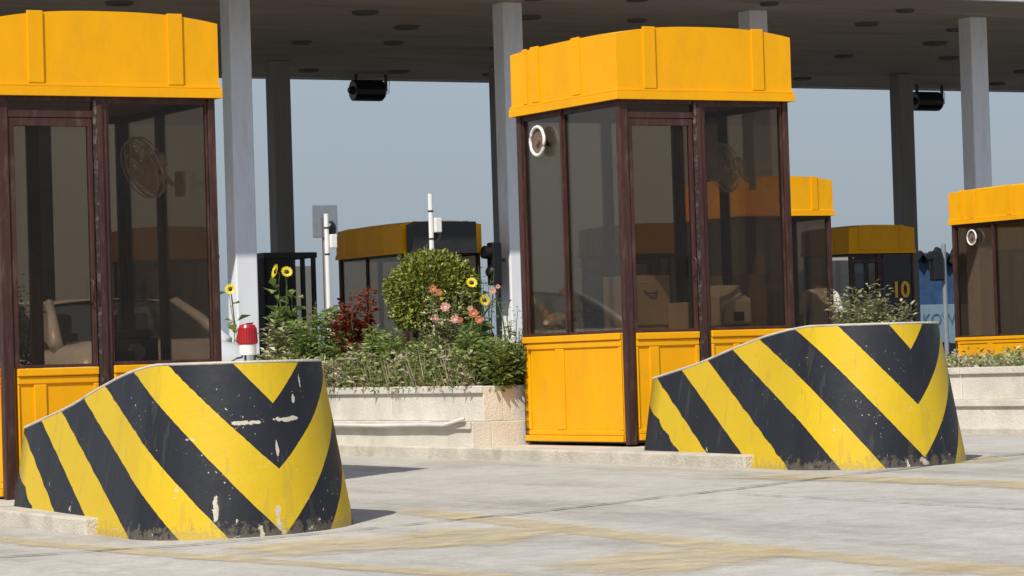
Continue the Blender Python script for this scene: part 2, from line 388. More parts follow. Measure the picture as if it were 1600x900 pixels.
ribbon(mb, dense([G(330, 870), G(520, 852), G(700, 846), G(830, 820)]), 1.15, H4+.002)
ribbon(mb, dense([G(1130, 852), G(1075, 872), G(985, 888), G(870, 903)]), 1.15, H4+.002)
ribbon(mb, dense([G(1370, 880), G(1480, 890), G(1600, 899)]), .55, H4+.002)
ribbon(mb, dense([G(600, 806), G(680, 806)]), 1.0, H4+.003)
o = tag(mb.build('road_markings', M['linepaint']), kind='structure'); fade_uv(o, mb)
mb = MB()
ribbon(mb, dense([G(-60, 877), G(0, 872), G(300, 853), G(550, 830), G(850, 800), G(1150, 765), G(1400, 735), G(1700, 699)], .18, .012), .05, .008)
ribbon(mb, dense(line((9.75, 15.4), (9.8, 8)), .25, .012), .022, .008)
o = tag(mb.build('road_joint', M['joint']), kind='structure'); fade_uv(o, mb)

mb = MB(); n_ = 30
vs = []
for j in range(n_+1):
    for i in range(n_+1):
        p = W(-60+140*i/n_, 29+110*j/n_); vs.append((p.x, p.y, gz(p.x, p.y)+.004))
mb.add(vs, [(j*(n_+1)+i, j*(n_+1)+i+1, (j+1)*(n_+1)+i+1, (j+1)*(n_+1)+i) for j in range(n_) for i in range(n_)])
tag(mb.build('bounce_cut_sheet', mat('bounce_cut_dark', (.05, .05, .048), .9, .25, 3, .3, 60, dirt=.4, dirtcol=(.1, .095, .09))), kind='structure')  # dark sheet added behind the planters to cut light bounced under the canopy

# ------------------------------------------------------------------ islands (kerbs), planters
def slab(name, F0, F1, S0, S1, h, m, label=None, cat=None, skirt=.1, bevel=.012, step=.9, parent=None, base=None, kind=None, group=None):
    mb = MB(); n = max(1, int((S1-S0)/step)); k = max(1, int((F1-F0)/.7))
    vs = []
    def gg(F, S): return gFS(F, S)
    for zt in (0, 1):
        for j in range(n+1):
            for i in range(k+1):
                F = F0+(F1-F0)*i/k; S = S0+(S1-S0)*j/n; g = gg(F, S)
                vs.append((F, S, (g + h) if zt else (g + (base if base is not None else -skirt))))
    N = (n+1)*(k+1); fs = []
    for j in range(n):
        for i in range(k):
            a = j*(k+1)+i; fs.append((N+a, N+a+1, N+a+k+2, N+a+k+1)); fs.append((a, a+k+1, a+k+2, a+1))
    for j in range(n):
        for i in (0, k):
            a = j*(k+1)+i; f = (a, N+a, N+a+k+1, a+k+1); fs.append(f if i == 0 else f[::-1])
    for i in range(k):
        for j in (0, n):
            a = j*(k+1)+i; f = (a, a+1, N+a+1, N+a); fs.append(f if j == 0 else f[::-1])
    mb.add(vs, fs)
    o = mb.build(name, m, parent, bevel)
    if parent is None: o.rotation_euler = (0, 0, TH)
    return tag(o, label, cat, group, kind)
slab('kerb_island', 6.24, 7.0, 16.58, 18.3, .09, M['kerb'], kind='structure')
slab('kerb_island', 6.24, 8.25, 18.303, 40, .09, M['kerb'], kind='structure')
slab('kerb_island', 11.26, 12.0, 17.62, 19.4, .09, M['kerb'], kind='structure')
slab('kerb_island', 11.26, 13.4, 19.403, 40, .09, M['kerb'], kind='structure')
slab('kerb_island', 16.2, 18.4, 17.5, 34, .05, M['kerb'], kind='structure')

def planter(F0, F1, S0, S1, label):
    root = bpy.data.objects.new('planter_wall', None); COL.objects.link(root); root.rotation_euler = (0, 0, TH)
    tag(root, label, 'planter', 'concrete planters along the islands')
    # front long wall: lower and upper courses in blocks
    for nm, f0, h0, h1, step in (('lower_course', F0, -.1, .285, 3.1), ('upper_course', F0+.13, .285, .56, 1.37)):
        mb = MB(); s = S0 + (0 if nm == 'lower_course' else .04)
        while s < S1:
            e = min(s + step + rv(-.25, .25), S1)
            n = 3
            for k in range(n):
                a = s+(e-s)*k/n; b = s+(e-s)*(k+1)/n - (.010 if k == n-1 else 0)
                g = gFS(f0, a); mb.box(f0, a, g+h0, f0+.17, b, g+h1); mb.box(f0-.025, a-.0 if k else a, g+h1-.055, f0-.0005, b, g+h1+.004)
            s = e
        g = gFS(F0, S0)
        mb.box(f0+.17, S0 + (0 if nm == 'lower_course' else .04), g+h0, F1, S0+.2, g+h1)     # end wall
        mb.box(F1-.17, S0+.2, g+h0, F1, S1, g+h1)
        mb.build(nm, M['wall'], root, .006)
    mb = MB(); g = gFS(F0, S0)
    mb.box(F0+.24, S0+.2, g+.05, F1-.17, S1, g+.52); mb.build('soil_bed', M['soil'], root)
    return root
planter(11.3, 13.3, 21.56, 36, 'pale two-course concrete planter full of flowers behind the middle booth')
planter(16.25, 18.3, 20.6, 36, 'stepped concrete planter at the right edge of the picture')
planter(6.2, 8.3, 20.6, 36, 'concrete planter behind the nearest booth, seen through its glass')

# white conduit lying on the ledge
mb = MB(); g = gFS(11.3, 23)
pts = [W(11.255, s, g+.258+rv(-.006, .006)) for s in (27, 25.5, 24.6, 23.8, 23.1, 22.3, 21.95)] + [W(11.25, 21.60, g+.31)]
mb.tube(pts, .015, 8)
tag(mb.build('conduit_pipe', M['pipe'], smooth=True), 'thin white conduit running along the ledge of the planter wall', 'pipe')

# ------------------------------------------------------------------ striped barriers
def barrier(F, S, label, L, key):
    R = .64; gb = gFS(F, S)
    prof = [(-9, .915), (-.1, .915), (.1, .905), (.45, .868), (.9, .79), (1.4, .69), (2.3, .56)]
    def top(y):
        for (a, za), (b, zb) in zip(prof[:-1], prof[1:]):
            if y <= b: return za + (zb-za)*(y-a)/(b-a)
        return prof[-1][1]
    def hw(y): return R - .13*max(0, y)/L
    st = []     # (x,y,s, nx,ny)
    for i in range(12): y = L*(1-i/12); st.append((-hw(y), y, -(R*math.pi/2+y), -1, 0))
    for i in range(65):
        a = math.pi*i/64; st.append((-R*math.cos(a), -R*math.sin(a), -R*math.pi/2 + R*a, -math.cos(a), -math.sin(a)))
    for i in range(1, 13): y = L*i/12; st.append((hw(y), y, R*math.pi/2+y, 1, 0))
    rows = 24; mb = MB(); vs = []; uvs = []
    for (x, y, s, nx_, ny_) in st:
        zt = top(y)
        p = W(F+x, S+y); gl = gz(p.x, p.y) - gb
        for r in range(rows+1):
            t = r/rows; z = -.06 + (zt+.06)*t
            off = .155*z/.92
            vs.append((x-nx_*off, y-ny_*off*(1 if ny_ else 0), z+gl*(1-t))); uvs.append((s, z))
    n = len(st); fs = []
    for i in range(n-1):
        for r in range(rows): a = i*(rows+1)+r; fs.append((a, a+rows+1, a+rows+2, a+1))
    # back wall
    a0 = 0; b0 = (n-1)*(rows+1)
    for r in range(rows): fs.append((b0+r, a0+r, a0+r+1, b0+r+1))
    mb.add(vs, fs)
    me = bpy.data.meshes.new('striped_wall'); me.from_pydata(mb.v, [], mb.f)
    # painted edges: (distance from the apex, height) at the foot and at the rim, nearly straight lines
    ed = ([((.059, .708), (.242, .903)), ((.022, .342), (.586, .878)), ((-.012, .0), (.835, .887)), ((.289, 0), (1.088, .83)), ((.561, 0), (1.257, .77)), ((.868, 0), (1.441, .69)), ((1.126, 0), (1.592, .63)), ((1.40, 0), (1.746, .54)), ((1.585, 0), (1.80, .37))] if key == 'stripe_worn' else
          [((.019, .708), (.192, .915)), ((-.007, .354), (.526, .915)), ((-.034, .03), (.763, .905)), ((.26, 0), (.976, .85)), ((.543, 0), (1.144, .80)), ((.868, 0), (1.297, .73)), ((1.055, 0), (1.447, .66)), ((1.28, 0), (1.613, .60)), ((1.44, 0), (1.69, .47))])
    def foot(p):
        t = abs(p[0])*CF + (p[1]+R)*SF; z = p[2]
        d = []
        for (a, b) in ed:
            dx, dz = b[0]-a[0], b[1]-a[1]; n_ = math.hypot(dx, dz); d.append(((t-a[0])*dz - (z-a[1])*dx)/n_)
        if d[0] < 0: return d[0]/.25
        for k in range(len(d)-1):
            if d[k+1] < 0: return k + d[k]/(d[k]-d[k+1])
        return len(d)-1 + d[-1]/.3
    uvl = me.uv_layers.new(name='UVMap')
    uv2 = me.uv_layers.new(name='StripeMap'); cc = [foot((v_[0], v_[1], u_[1])) for v_, u_ in zip(vs, uvs)]
    for lp in me.loops: uv2.data[lp.index].uv = (cc[lp.vertex_index], 0)
    for lp in me.loops: uvl.data[lp.index].uv = uvs[lp.vertex_index]
    me.materials.append(M[key]); me.polygons.foreach_set('use_smooth', [True]*len(mb.f)); me.update()
    root = empty('crash_barrier', W(F, S, gb), TH, label, 'barrier', 'striped concrete crash barriers in front of the booths')
    o = bpy.data.objects.new('striped_wall', me); COL.objects.link(o); o.parent = root
    # cap
    c = MB(); k = (n-1)//2
    tops = [vs[i*(rows+1)+rows] for i in range(n)]
    cv = []; cf = []
    for i in range(k+1):
        l_, r_ = tops[i], tops[n-1-i]
        for t in (0, .5, 1): cv.append((l_[0]+(r_[0]-l_[0])*t, l_[1]+(r_[1]-l_[1])*t, l_[2]+(r_[2]-l_[2])*t+.004))
    for i in range(k):
        for t in range(2): cf.append((i*3+t, (i+1)*3+t, (i+1)*3+t+1, i*3+t+1))
    c.add(cv, cf)
    # thin worn lip that stands proud along the rim
    rim = [(p[0]*.985, p[1]*.985 if p[1] < 0 else p[1], p[2]+.002) for p in tops]
    c.tube(rim, .011, 6)
    c.build('cap', M['kerb'], root)
    return root
barrier(6.91, 16.0, 'chipped black and yellow striped barrier at lower left with a red lamp on top', 2.25, 'stripe_worn')
barrier(11.93, 17.15, 'clean black and yellow striped barrier on the right, before the middle booth', 2.05, 'stripe')

# ------------------------------------------------------------------ toll booths
BW, BL, HS, HR, HT = 1.486, 1.592, .826, 2.556, 3.03
def arch(t):
    u = abs(2*t-1); return 1-u**2.6
def molded(mb, axis, fixed, outn, a0, a1, z0, z1, stiles):
    """sheet wall with proud rails; axis 'x' runs along x at y=fixed, axis 'y' runs along y at x=fixed"""
    def bx(p0, p1, q0, q1, d0, d1):
        lo, hi = sorted((fixed+outn*d0, fixed+outn*d1))
        if axis == 'x': mb.box(p0, lo, q0, p1, hi, q1)
        else: mb.box(lo, p0, q0, hi, p1, q1)
    bx(a0, a1, z0, z1, -.05, -.012)
    bx(a0, a1, z0, z0+.045, -.012, .008); bx(a0, a1, z0+.047, z0+.085, -.012, .0)
    bx(a0, a1, z1-.05, z1, -.012, .012); bx(a0, a1, z1-.10, z1-.052, -.012, .0)
    for s0, s1 in stiles: bx(s0, s1, z0+.087, z1-.102, -.012, .0)
def make_booth(L=BL):
    root = bpy.data.objects.new('toll_booth', None); COL.objects.link(root)
    Wd = BW
    mb = MB(); mb.box(.03, .03, .01, Wd-.03, L-.03, .06); mb.build('floor', M['dark'], root)
    # corner posts
    for (x0, y0, wx, wy) in ((0, 0, .07, .06), (Wd-.05, 0, .05, .06), (0, L-.07, .07, .07), (Wd-.07, L-.07, .07, .07)):
        mb = MB(); mb.box(x0, y0, .0, x0+wx, y0+wy, HR); mb.build('corner_post', M['frame'], root, .005)
    mb = MB(); mb.box(.645, .005, 0, .735, .06, HR); mb.box(.665, -.01, .02, .70, .005, HR-.05); mb.build('door_post', M['frame'], root, .004)
    mb = MB(); mb.box(.642, -.004, 0, .663, .012, HR-.02); mb.build('worn_jamb', M['post_worn'], root)
    # lower panels
    mb = MB(); molded(mb, 'x', 0, -1, .738, Wd-.052, .02, HS, [(.738, .765), (.93, .99), (Wd-.11, Wd-.072)]); mb.build('lower_panel', M['booth_yellow'], root, .006)
    mb = MB(); molded(mb, 'y', 0, -1, .088, L-.01, .02, HS, [(.088, .13), (L*.60, L*.60+.13), (L-.10, L-.01), (L*.88, L*.88+.04)][:3]); mb.build('lower_panel', M['booth_yellow'], root, .006)
    mb = MB(); molded(mb, 'y', Wd, 1, .072, L-.072, .02, HS, [(.072, .12), (L*.5, L*.5+.1)]); mb.build('lower_panel', M['booth_yellow'], root, .006)
    mb = MB(); molded(mb, 'x', L, 1, .072, Wd-.072, .02, HS, [(.5, .6)]); mb.build('lower_panel', M['booth_yellow'], root, .006)
    # door (front, left): yellow lower leaf, glass above in its own frame
    dr = MB(); molded(dr, 'x', .008, -1, .092, .636, .03, HS-.005, [(.092, .105), (.20, .285), (.60, .636)])
    door = dr.build('door', M['booth_yellow'], root, .006)
    fr = MB(); z0 = HS-.003; z1 = HR-.15
    fr.box(.074, .012, z0, .112, .05, z1); fr.box(.606, .012, z0, .636, .05, z1); fr.box(.112, .012, z0, .606, .05, z0+.02); fr.box(.112, .012, z1-.05, .606, .05, z1)
    fr.build('door_frame', M['frame'], door, .003)
    g = MB(); g.box(.112, .028, z0+.02, .606, .034, z1-.05); g.build('door_glass', M['glass'], door)
    h = MB(); h.tube([(.60, .0, 1.22), (.60, -.035, 1.24), (.60, -.035, 1.36), (.60, .0, 1.38)], .008, 8); h.build('handle', M['frame'], door, smooth=True)
    # transom over the door
    mb = MB(); mb.box(.072, .008, HR-.145, .643, .055, HR-.10); mb.box(.072, .008, HR-.04, .643, .055, HR); mb.build('transom', M['frame'], root, .003)
    g = MB(); g.box(.072, .028, HR-.10, .64, .034, HR-.04); g.build('pane', M['glass'], root)
    # windows
    def window(axis, fixed, a0, a1, inn):
        w = .013; z0, z1 = HS+.002, HR-.002
        mb = MB()
        def bx(mb, p0, p1, q0, q1, d0, d1):
            lo, hi = sorted((fixed+inn*d0, fixed+inn*d1))
            if axis == 'x': mb.box(p0, lo, q0, p1, hi, q1)
            else: mb.box(lo, p0, q0, hi, p1, q1)
        bx(mb, a0, a0+w, z0, z1, .015, .05); bx(mb, a1-w, a1, z0, z1, .015, .05)
        bx(mb, a0+w, a1-w, z0, z0+.022, .015, .05); bx(mb, a0+w, a1-w, z1-.05, z1, .015, .05)
        o = mb.build('window', M['frame'], root, .003)
        g = MB(); bx(g, a0+w, a1-w, z0+.022, z1-.05, .03, .036); g.build('pane', M['glass'], o)
    window('x', 0, .738, Wd-.052, 1)
    ym = .56*L
    window('y', 0, .063, ym-.012, 1); window('y', 0, ym+.012, L-.073, 1)
    mb = MB(); mb.box(0, ym-.012, HS, .05, ym+.012, HR); mb.build('mullion', M['frame'], root, .003)
    window('y', Wd, .073, ym-.03, -1); window('y', Wd, ym+.03, L-.073, -1)
    mb = MB(); mb.box(Wd-.05, ym-.03, HS, Wd, ym+.03, HR); mb.build('mullion', M['frame'], root, .003)
    window('x', L, .073, .76, -1); window('x', L, .82, Wd-.073, -1)
    mb = MB(); mb.box(.76, L-.05, HS, .82, L, HR); mb.build('mullion', M['frame'], root, .003)
    # ceiling
    mb = MB(); mb.box(.0, .0, HR-.009, Wd, L, HR-.005); mb.build('ceiling', M['desk'], root)
    # fascia band with arched crown
    o = .022; mb = MB(); N = 20
    def zt(u, v): return HT + .062*arch(u) + .02*arch(v)
    def side(p, q, uv0, uv1):
        vs = []
        for i in range(N+1):
            t = i/N; x = p[0]+(q[0]-p[0])*t; y = p[1]+(q[1]-p[1])*t
            u = uv0[0]+(uv1[0]-uv0[0])*t; v = uv0[1]+(uv1[1]-uv0[1])*t
            vs += [(x, y, HR), (x, y, zt(u, v))]
        mb.add(vs, [(2*i, 2*i+2, 2*i+3, 2*i+1) for i in range(N)])
    side((-o, -o), (Wd+o, -o), (0, 0), (1, 0)); side((Wd+o, -o), (Wd+o, L+o), (1, 0), (1, 1))
    side((Wd+o, L+o), (-o, L+o), (1, 1), (0, 1)); side((-o, L+o), (-o, -o), (0, 1), (0, 0))
    vs = [(-o+(Wd+2*o)*i/N, -o+(L+2*o)*j/N, zt(i/N, j/N)) for j in range(N+1) for i in range(N+1)]
    mb.add(vs, [(j*(N+1)+i, j*(N+1)+i+1, (j+1)*(N+1)+i+1, (j+1)*(N+1)+i) for j in range(N) for i in range(N)])
    # underside ring
    mb.box(-o, -o, HR-.004, Wd+o, L+o, HR+.001)
    # lip and ribs
    e = o+.018
    for (a, b, c_, d) in ((-e, -e, Wd+e, -o), (-e, L+o, Wd+e, L+e), (-e, -o, -o, L+o), (Wd+o, -o, Wd+e, L+o)): mb.box(a, b, HR-.012, c_, d, HR+.048)
    e = o+.011
    for (a, b, c_, d) in ((-e, -e, Wd+e, -o), (-e, L+o, Wd+e, L+e), (-e, -o, -o, L+o), (Wd+o, -o, Wd+e, L+o)): mb.box(a, b, HR+.05, c_, d, HR+.068)
    e = o+.014
    for c_ in (.255, 1.205):
        u = (c_+o)/(Wd+2*o); mb.box(c_-.052, -e, HR+.07, c_+.052, -o+.004, zt(u, 0)+.012); mb.box(c_-.052, L+o-.004, HR+.07, c_+.052, L+e, zt(u, 1)+.012)
    for c_ in (L*.36, L*.76, L*.86):
        v = (c_+o)/(L+2*o); wv = .06 if c_ in (L*.36, L*.76) else .03; mb.box(-e, c_-wv, HR+.07, -o+.004, c_+wv, zt(0, v)+.01); mb.box(Wd+o-.004, c_-wv, HR+.07, Wd+e, c_+wv, zt(1, v)+.01)
    mb.build('roof_fascia', M['booth_yellow'], root, .005)
    return root
GR = 'yellow toll booths with brown window frames'
boothA = make_booth()
remember()
def put(o, F, S, z, label, group=GR):
    o.location = W(F, S, z); o.rotation_euler = (0, 0, TH); tag(o, label, 'toll booth', group); return o
put(boothA, 6.602, 18.90, -.047, 'nearest yellow toll booth, at the left edge, with a car seen through its glass')
boothB = put(copy_tree(boothA), 11.753, 19.94, .09, 'middle yellow toll booth showing its bright side wall and a monitor inside')
boothD = put(copy_tree(boothA), 23.16, 36.14, .09, 'sunlit yellow booth half hidden behind the middle booth')
far = []
for num_, (Fr, S, lab) in enumerate( ((20.75, 48.6, 'shaded far booth seen only through the glass of the nearest booth'),
                   (25.05, 47.3, 'shaded booth between the two white posts, with a dark board on its fascia'),
                   (30.1, 48.5, 'shaded far booth seen only through the glass of the middle booth'),
                   (35.78, 49.7, 'shaded booth marked with a yellow number 10'))):
    far.append(put(make_booth(2.5) if num_ == 1 else copy_tree(boothA), Fr-BW, S, .09, lab))
boothC = make_booth(2.3)
put(boothC, 28.84, 36.75, .09, 'sunlit yellow booth cut off by the right edge, behind low plants')
# number 10 and its lit tube
cu = bpy.data.curves.new('number', 'FONT'); cu.body = '10'; cu.size = .42; cu.extrude = .004; cu.offset = .012
to = bpy.data.objects.new('t', cu); COL.objects.link(to); bpy.context.view_layer.update()
me = bpy.data.meshes.new_from_object(to); bpy.data.objects.remove(to)
me.materials.clear(); me.materials.append(mat('number_paint', (.75, .42, .02), .6))
no = bpy.data.objects.new('number_ten', me); COL.objects.link(no); no.parent = far[3]; no.rotation_euler = (math.pi/2, 0, 0); no.location = (.93, -.03, 1.70)
mb = MB(); mb.box(.76, -.012, HS, 1.40, -.004, HR-.03); o = mb.build('number_board', mat('board_dark', (.035, .034, .036), .6), far[3]); 
mb = MB(); mb.cyl((.15, .8, HR-.08), (.62, .8, HR-.08), .03, 10); mb.build('fluorescent_tube', M['tube'], far[3])
# dark board on the fascia of the shaded booth
mb = MB(); x0, x1 = .03, 1.2; mb.add([(x0, -.42, HR-.03), (x1, -.42, HR-.03), (x1, -.42, HR+.50), (x0, -.42, HR+.50), (x0-.0, -.12, HR+.0), (x1, -.12, HR+.0), (x1, -.12, HR+.46), (x0, -.12, HR+.46)],
    [(0, 1, 2, 3), (5, 4, 7, 6), (4, 0, 3, 7), (1, 5, 6, 2), (3, 2, 6, 7), (4, 5, 1, 0)])
for xx in (.3, .9): mb.box(xx-.02, -.12, HR+.1, xx+.02, -.03, HR+.14)
mb.build('dark_sign_box', M['dark'], far[1])

# ------------------------------------------------------------------ canopy and columns
CZ = 6.9
root = empty('toll_canopy', W(35, 52, 0), TH, 'wide concrete canopy roof spanning all the far lanes', 'canopy')
mb = MB(); x0, x1, y0, y1 = -32, 40, 44.75-52, 60.2-52
mb.box(x0, y0+.12, CZ, x1, y1-.12, CZ+.75); mb.build('roof_slab', M['canopy'], root)
mb = MB(); mb.box(x0, y0, CZ-.015, x1, y0+.118, CZ+1.0); mb.box(x0, y1-.118, CZ-.05, x1, y1, CZ+1.0); mb.build('roof_edge', M['fascia'], root, .02)
# recessed round light fittings
for j in range(6):
    for i in range(16):
        x = -17 + i*2.5 + (j % 2)*1.25; y = y0 + 1.5 + j*2.45
        r = rv(.14, .24)
        if random.random() < .3: continue
        x += rv(-.5, .5); y += rv(-.3, .3); mb = MB()
        mb.tube([(x, y, CZ-.05), (x, y, CZ-.002)], [r, r+.03], 16); 
        fo = mb.build('light_fitting', M['fitting'], root)
col0 = None
rowA = [20.6-5.03, 20.6, 25.66, 30.65, 35.5, 40.6]; rowB = [15.7, 20.8, 25.85, 30.9, 36.0, 41.0]
cl = {(0, 1): 'pale column with a sunlit foot beside the nearest booth', (0, 2): 'pale column just left of the middle booth', (0, 3): 'pale column rising behind the roof of the middle booth',
      (0, 4): 'pale column above the booth at the right edge', (1, 2): 'dark shaded column between the nearest booth and the white post', (1, 5): 'dark shaded column above the booth numbered 10',
      (1, 1): 'shaded column seen through the left pane of the nearest booth'}
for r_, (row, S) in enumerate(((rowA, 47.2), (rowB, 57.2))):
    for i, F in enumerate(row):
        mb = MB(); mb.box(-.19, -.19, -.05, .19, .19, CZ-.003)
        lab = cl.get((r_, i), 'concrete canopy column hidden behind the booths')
        tag(mb.build('canopy_column', M['column_shade' if r_ else 'column'], None, .02, loc=W(F, S, 0), rz=TH), lab, 'column', 'square columns that carry the canopy')

# hanging floodlights
def flood(px0, px1, py, S, label):
    F0, z = FSat(px0, py, S); F1, _ = FSat(px1, py, S)
    c = W((F0+F1)/2, S, z); Ln = (F1-F0)
    root = empty('hanging_floodlight', c, TH, label, 'floodlight', 'black floodlights hanging from the canopy edge')
    mb = MB(); h = .21
    prof = [(-.5, .0), (-.5, 0)]
    mb.tube([(-Ln*.43, 0, 0), (-Ln*.42, 0, 0), (Ln*.36, 0, 0), (Ln*.43, 0, 0)], [.19, .225, .225, .17], 14); mb.build('lamp_body', M['black'], root, .01)
    mb = MB(); mb.tube([(-Ln*.43, 0, .0), (-Ln*.55, 0, 0)], [.10, .05], 10); mb.build('lamp_nose', M['black'], root)
    top = CZ - z
    for x in (-Ln*.33, Ln*.50):
        mb = MB(); mb.box(x-.025, -.03, -.02 if x > 0 else .18, x+.025, .03, top-.003)
        if x > 0: mb.box(Ln*.42, -.02, -.02, x, .02, .02)
        mb.build('bracket', M['black'], root)
    mb = MB(); mb.tube([(Ln*.5, .03, top-.1), (Ln*.62, .03, .2), (Ln*.6, .03, -.05), (Ln*.5, .03, -.06)], .008, 6); mb.build('cable', M['black'], root)
flood(547, 603, 141, 59.3, 'black floodlight hanging under the canopy between the left columns')
flood(1425, 1472, 158, 59.3, 'black floodlight hanging under the canopy at the right')

# ------------------------------------------------------------------ things in and around the booths
def LB(b, x, y, z): return b.location + Matrix.Rotation(TH, 3, 'Z') @ Vector((x, y, z))
def desk(b, label):
    r = empty('desk', LB(b, 0, 0, .06), TH, label, 'desk', 'desks inside the booths')
    mb = MB(); mb.box(.80, .12, .70, 1.42, 1.06, .735); mb.build('desk_top', M['desk'], r, .004)
    for x, y in ((.84, .16), (1.38, .16), (.84, 1.0), (1.38, 1.0)):
        mb = MB(); mb.box(x-.02, y-.02, 0, x+.02, y+.02, .70); mb.build('leg', M['desk'], r)
desk(boothA, 'dark desk behind the window of the nearest booth'); desk(boothB, 'dark desk under the monitor in the middle booth')
# monitor (CRT, its back to the window)
r = empty('computer_monitor', LB(boothB, 1.17, .46, .797), TH, 'beige tube monitor seen from behind in the middle booth', 'monitor')
mb = MB(); mb.tube([(0, 0, .0), (0, 0, .025), (0, 0, .05)], [.12, .1, .05], 14); mb.build('stand', M['beige'], r)
mb = MB()
def ring(y, hx, z0, z1): return [(-hx, y, z0), (hx, y, z0), (hx, y, z1), (-hx, y, z1)]
secs = [ring(-.17, .10, .09, .25), ring(-.16, .12, .07, .27), ring(0, .15, .06, .31), ring(.10, .19, .05, .36), ring(.11, .20, .04, .38), ring(.16, .20, .04, .38)]
vs = sum(secs, []); fs = [(3, 2, 1, 0), tuple(range(20, 24))]
for i in range(5):
    for k in range(4): fs.append((i*4+k, i*4+(k+1) % 4, i*4+4+(k+1) % 4, i*4+4+k))
mb.add(vs, fs); mb.build('case', M['beige'], r, .012)
mb = MB(); mb.box(-.045, -.176, .10, .045, -.171, .17); mb.build('vent', M['dark'], r)
mb = MB(); mb.box(-.17, .161, .07, .17, .165, .35); mb.build('screen', M['black'], r)
# white angled keyboard cover / lamp arm beside monitor
mb = MB(); mb.tube([(-.07, 0, 0), (-.07, 0, .22), (.09, 0, .30)], .016, 8)
tag(mb.build('desk_lamp_arm', M['white'], None, smooth=True, loc=LB(boothB, 1.10, .30, .797), rz=TH), 'bent white arm standing beside the beige monitor', 'lamp arm')
# cabinet
r = empty('filing_cabinet', LB(boothB, .66, 1.10, .06), TH, 'tan cabinet standing behind the door of the middle booth', 'cabinet')
mb = MB(); mb.box(0, 0, 0, .40, .36, 1.22); mb.build('cabinet_body', M['tan'], r, .006)
for z in (.03, .43, .83):
    mb = MB(); mb.box(.015, -.012, z, .385, -.001, z+.34); d = mb.build('drawer', M['tan'], r, .004)
    mb = MB(); mb.tube([(.15, -.012, z+.27), (.18, -.03, z+.25), (.24, -.03, z+.25), (.27, -.012, z+.27)], .008, 6); mb.build('handle', M['grey'], d)
mb = MB(); mb.box(0, 0, 0, .16, .3, .26)
tag(mb.build('storage_box', M['tan'], None, .006, loc=LB(boothB, 1.02, .78, .797), rz=TH), 'tan box on the desk left of the monitor', 'box')
mb = MB(); mb.box(0, 0, 0, .10, .08, .46)
tag(mb.build('tall_folder', M['beige'], None, .006, loc=LB(boothB, 1.26, .80, .797), rz=TH), 'narrow upright folder above the monitor', 'folder')
# fans
def fan(b, x, y, z, yaw, tilt, label, s=1):
    r = empty('wall_fan', LB(b, x, y, z), TH+yaw, label, 'fan', 'wall fans inside the booths')
    r.scale = (s, s, s)
    R3 = Matrix.Rotation(tilt, 3, 'X')
    f = lambda p: tuple(R3 @ Vector(p))
    mb = MB(); R_ = .20
    for rr, yy in ((.2, 0), (.19, -.035), (.19, .035), (.12, -.05), (.12, .05), (.05, -.055)):
        mb.tube([f((rr*math.cos(a*math.pi/14), yy, rr*math.sin(a*math.pi/14))) for a in range(29)], .004 if rr < .2 else .007, 5, cap=False)
    for k in range(26):
        a = k*math.pi*2/26
        for sgn in (-1, 1):
            mb.tube([f((.04*math.cos(a), sgn*.056, .04*math.sin(a))), f((.13*math.cos(a), sgn*.05, .13*math.sin(a))), f((.2*math.cos(a), 0, .2*math.sin(a)))], .002, 4, cap=False)
    mb.build('cage', M['beige'], r)
    mb = MB()
    for k in range(4):
        a0 = k*math.pi/2
        vs = []
        for i in range(6):
            a = a0 + i*.22
            vs += [f((.045*math.cos(a), -.012+i*.005, .045*math.sin(a))), f((.165*math.cos(a), -.02+i*.008, .165*math.sin(a)))]
        mb.add(vs, [(2*i, 2*i+1, 2*i+3, 2*i+2) for i in range(5)])
    mb.build('blades', M['beige'], r)
    mb = MB(); mb.tube([f((0, -.03, 0)), f((0, .02, 0)), f((0, .04, 0)), f((0, .15, 0))], [.04, .045, .06, .05], 12); mb.build('motor', M['beige'], r)
    mb = MB(); mb.tube([f((0, .12, 0)), (0, .16, -.06), (0, .2, -.1), (0, .26, -.1)], .016, 8); mb.box(-.05, .25, -.18, .05, .27, -.02); mb.build('bracket', M['beige'], r)
fan(boothA, 1.14, .40, 2.12, -1.42, .38, 'wall fan behind the upper glass of the nearest booth', 1.05)
fan(boothB, 1.14, .38, 2.07, -1.62, .25, 'wall fan behind the upper glass of the middle booth', .95)
# round white vent / mirror on the side window of the middle booth (and of the right one)
def disc(b, x, y, z, label, s=1):
    r = empty('round_fan', LB(b, x, y, z), TH, label, 'fan', 'round white fans in the side windows')
    r.scale = (s, s, s)
    mb = MB(); mb.tube([(0, .11*math.cos(a), .11*math.sin(a)) for a in [k*math.pi/12 for k in range(25)]], .013, 8, cap=False); mb.build('rim', M['white'], r, smooth=True)
    mb = MB(); mb.cyl((.012, 0, 0), (.02, 0, 0), .10, 20); mb.cyl((-.01, 0, 0), (.03, 0, 0), .03, 12); mb.build('hub', M['desk'], r)
    mb = MB(); mb.cyl((.045, 0, 0), (.11, 0, -.03), .02, 8); mb.build('arm', M['grey'], r)
disc(boothB, -.02, 1.22, 2.33, 'round white fan at the top of the side window of the middle booth')
disc(boothC, -.035, 1.75, 2.33, 'round white fan in the side window of the booth at the right edge')
# crumpled cloth on side shelf of booth B
mb = MB(); mb.ball((0, 0, .07), .10, 0, 8, 1.1, 1.4, .8); mb.ball((.02, -.12, .10), .06, 0, 6, 1.2, 1.2, .7)
tag(mb.build('white_bundle', M['tyrewhite'], None, smooth=True, loc=LB(boothB, .14, 1.28, .86), rz=TH), 'crumpled white bundle at the bottom of the side window', 'bundle')
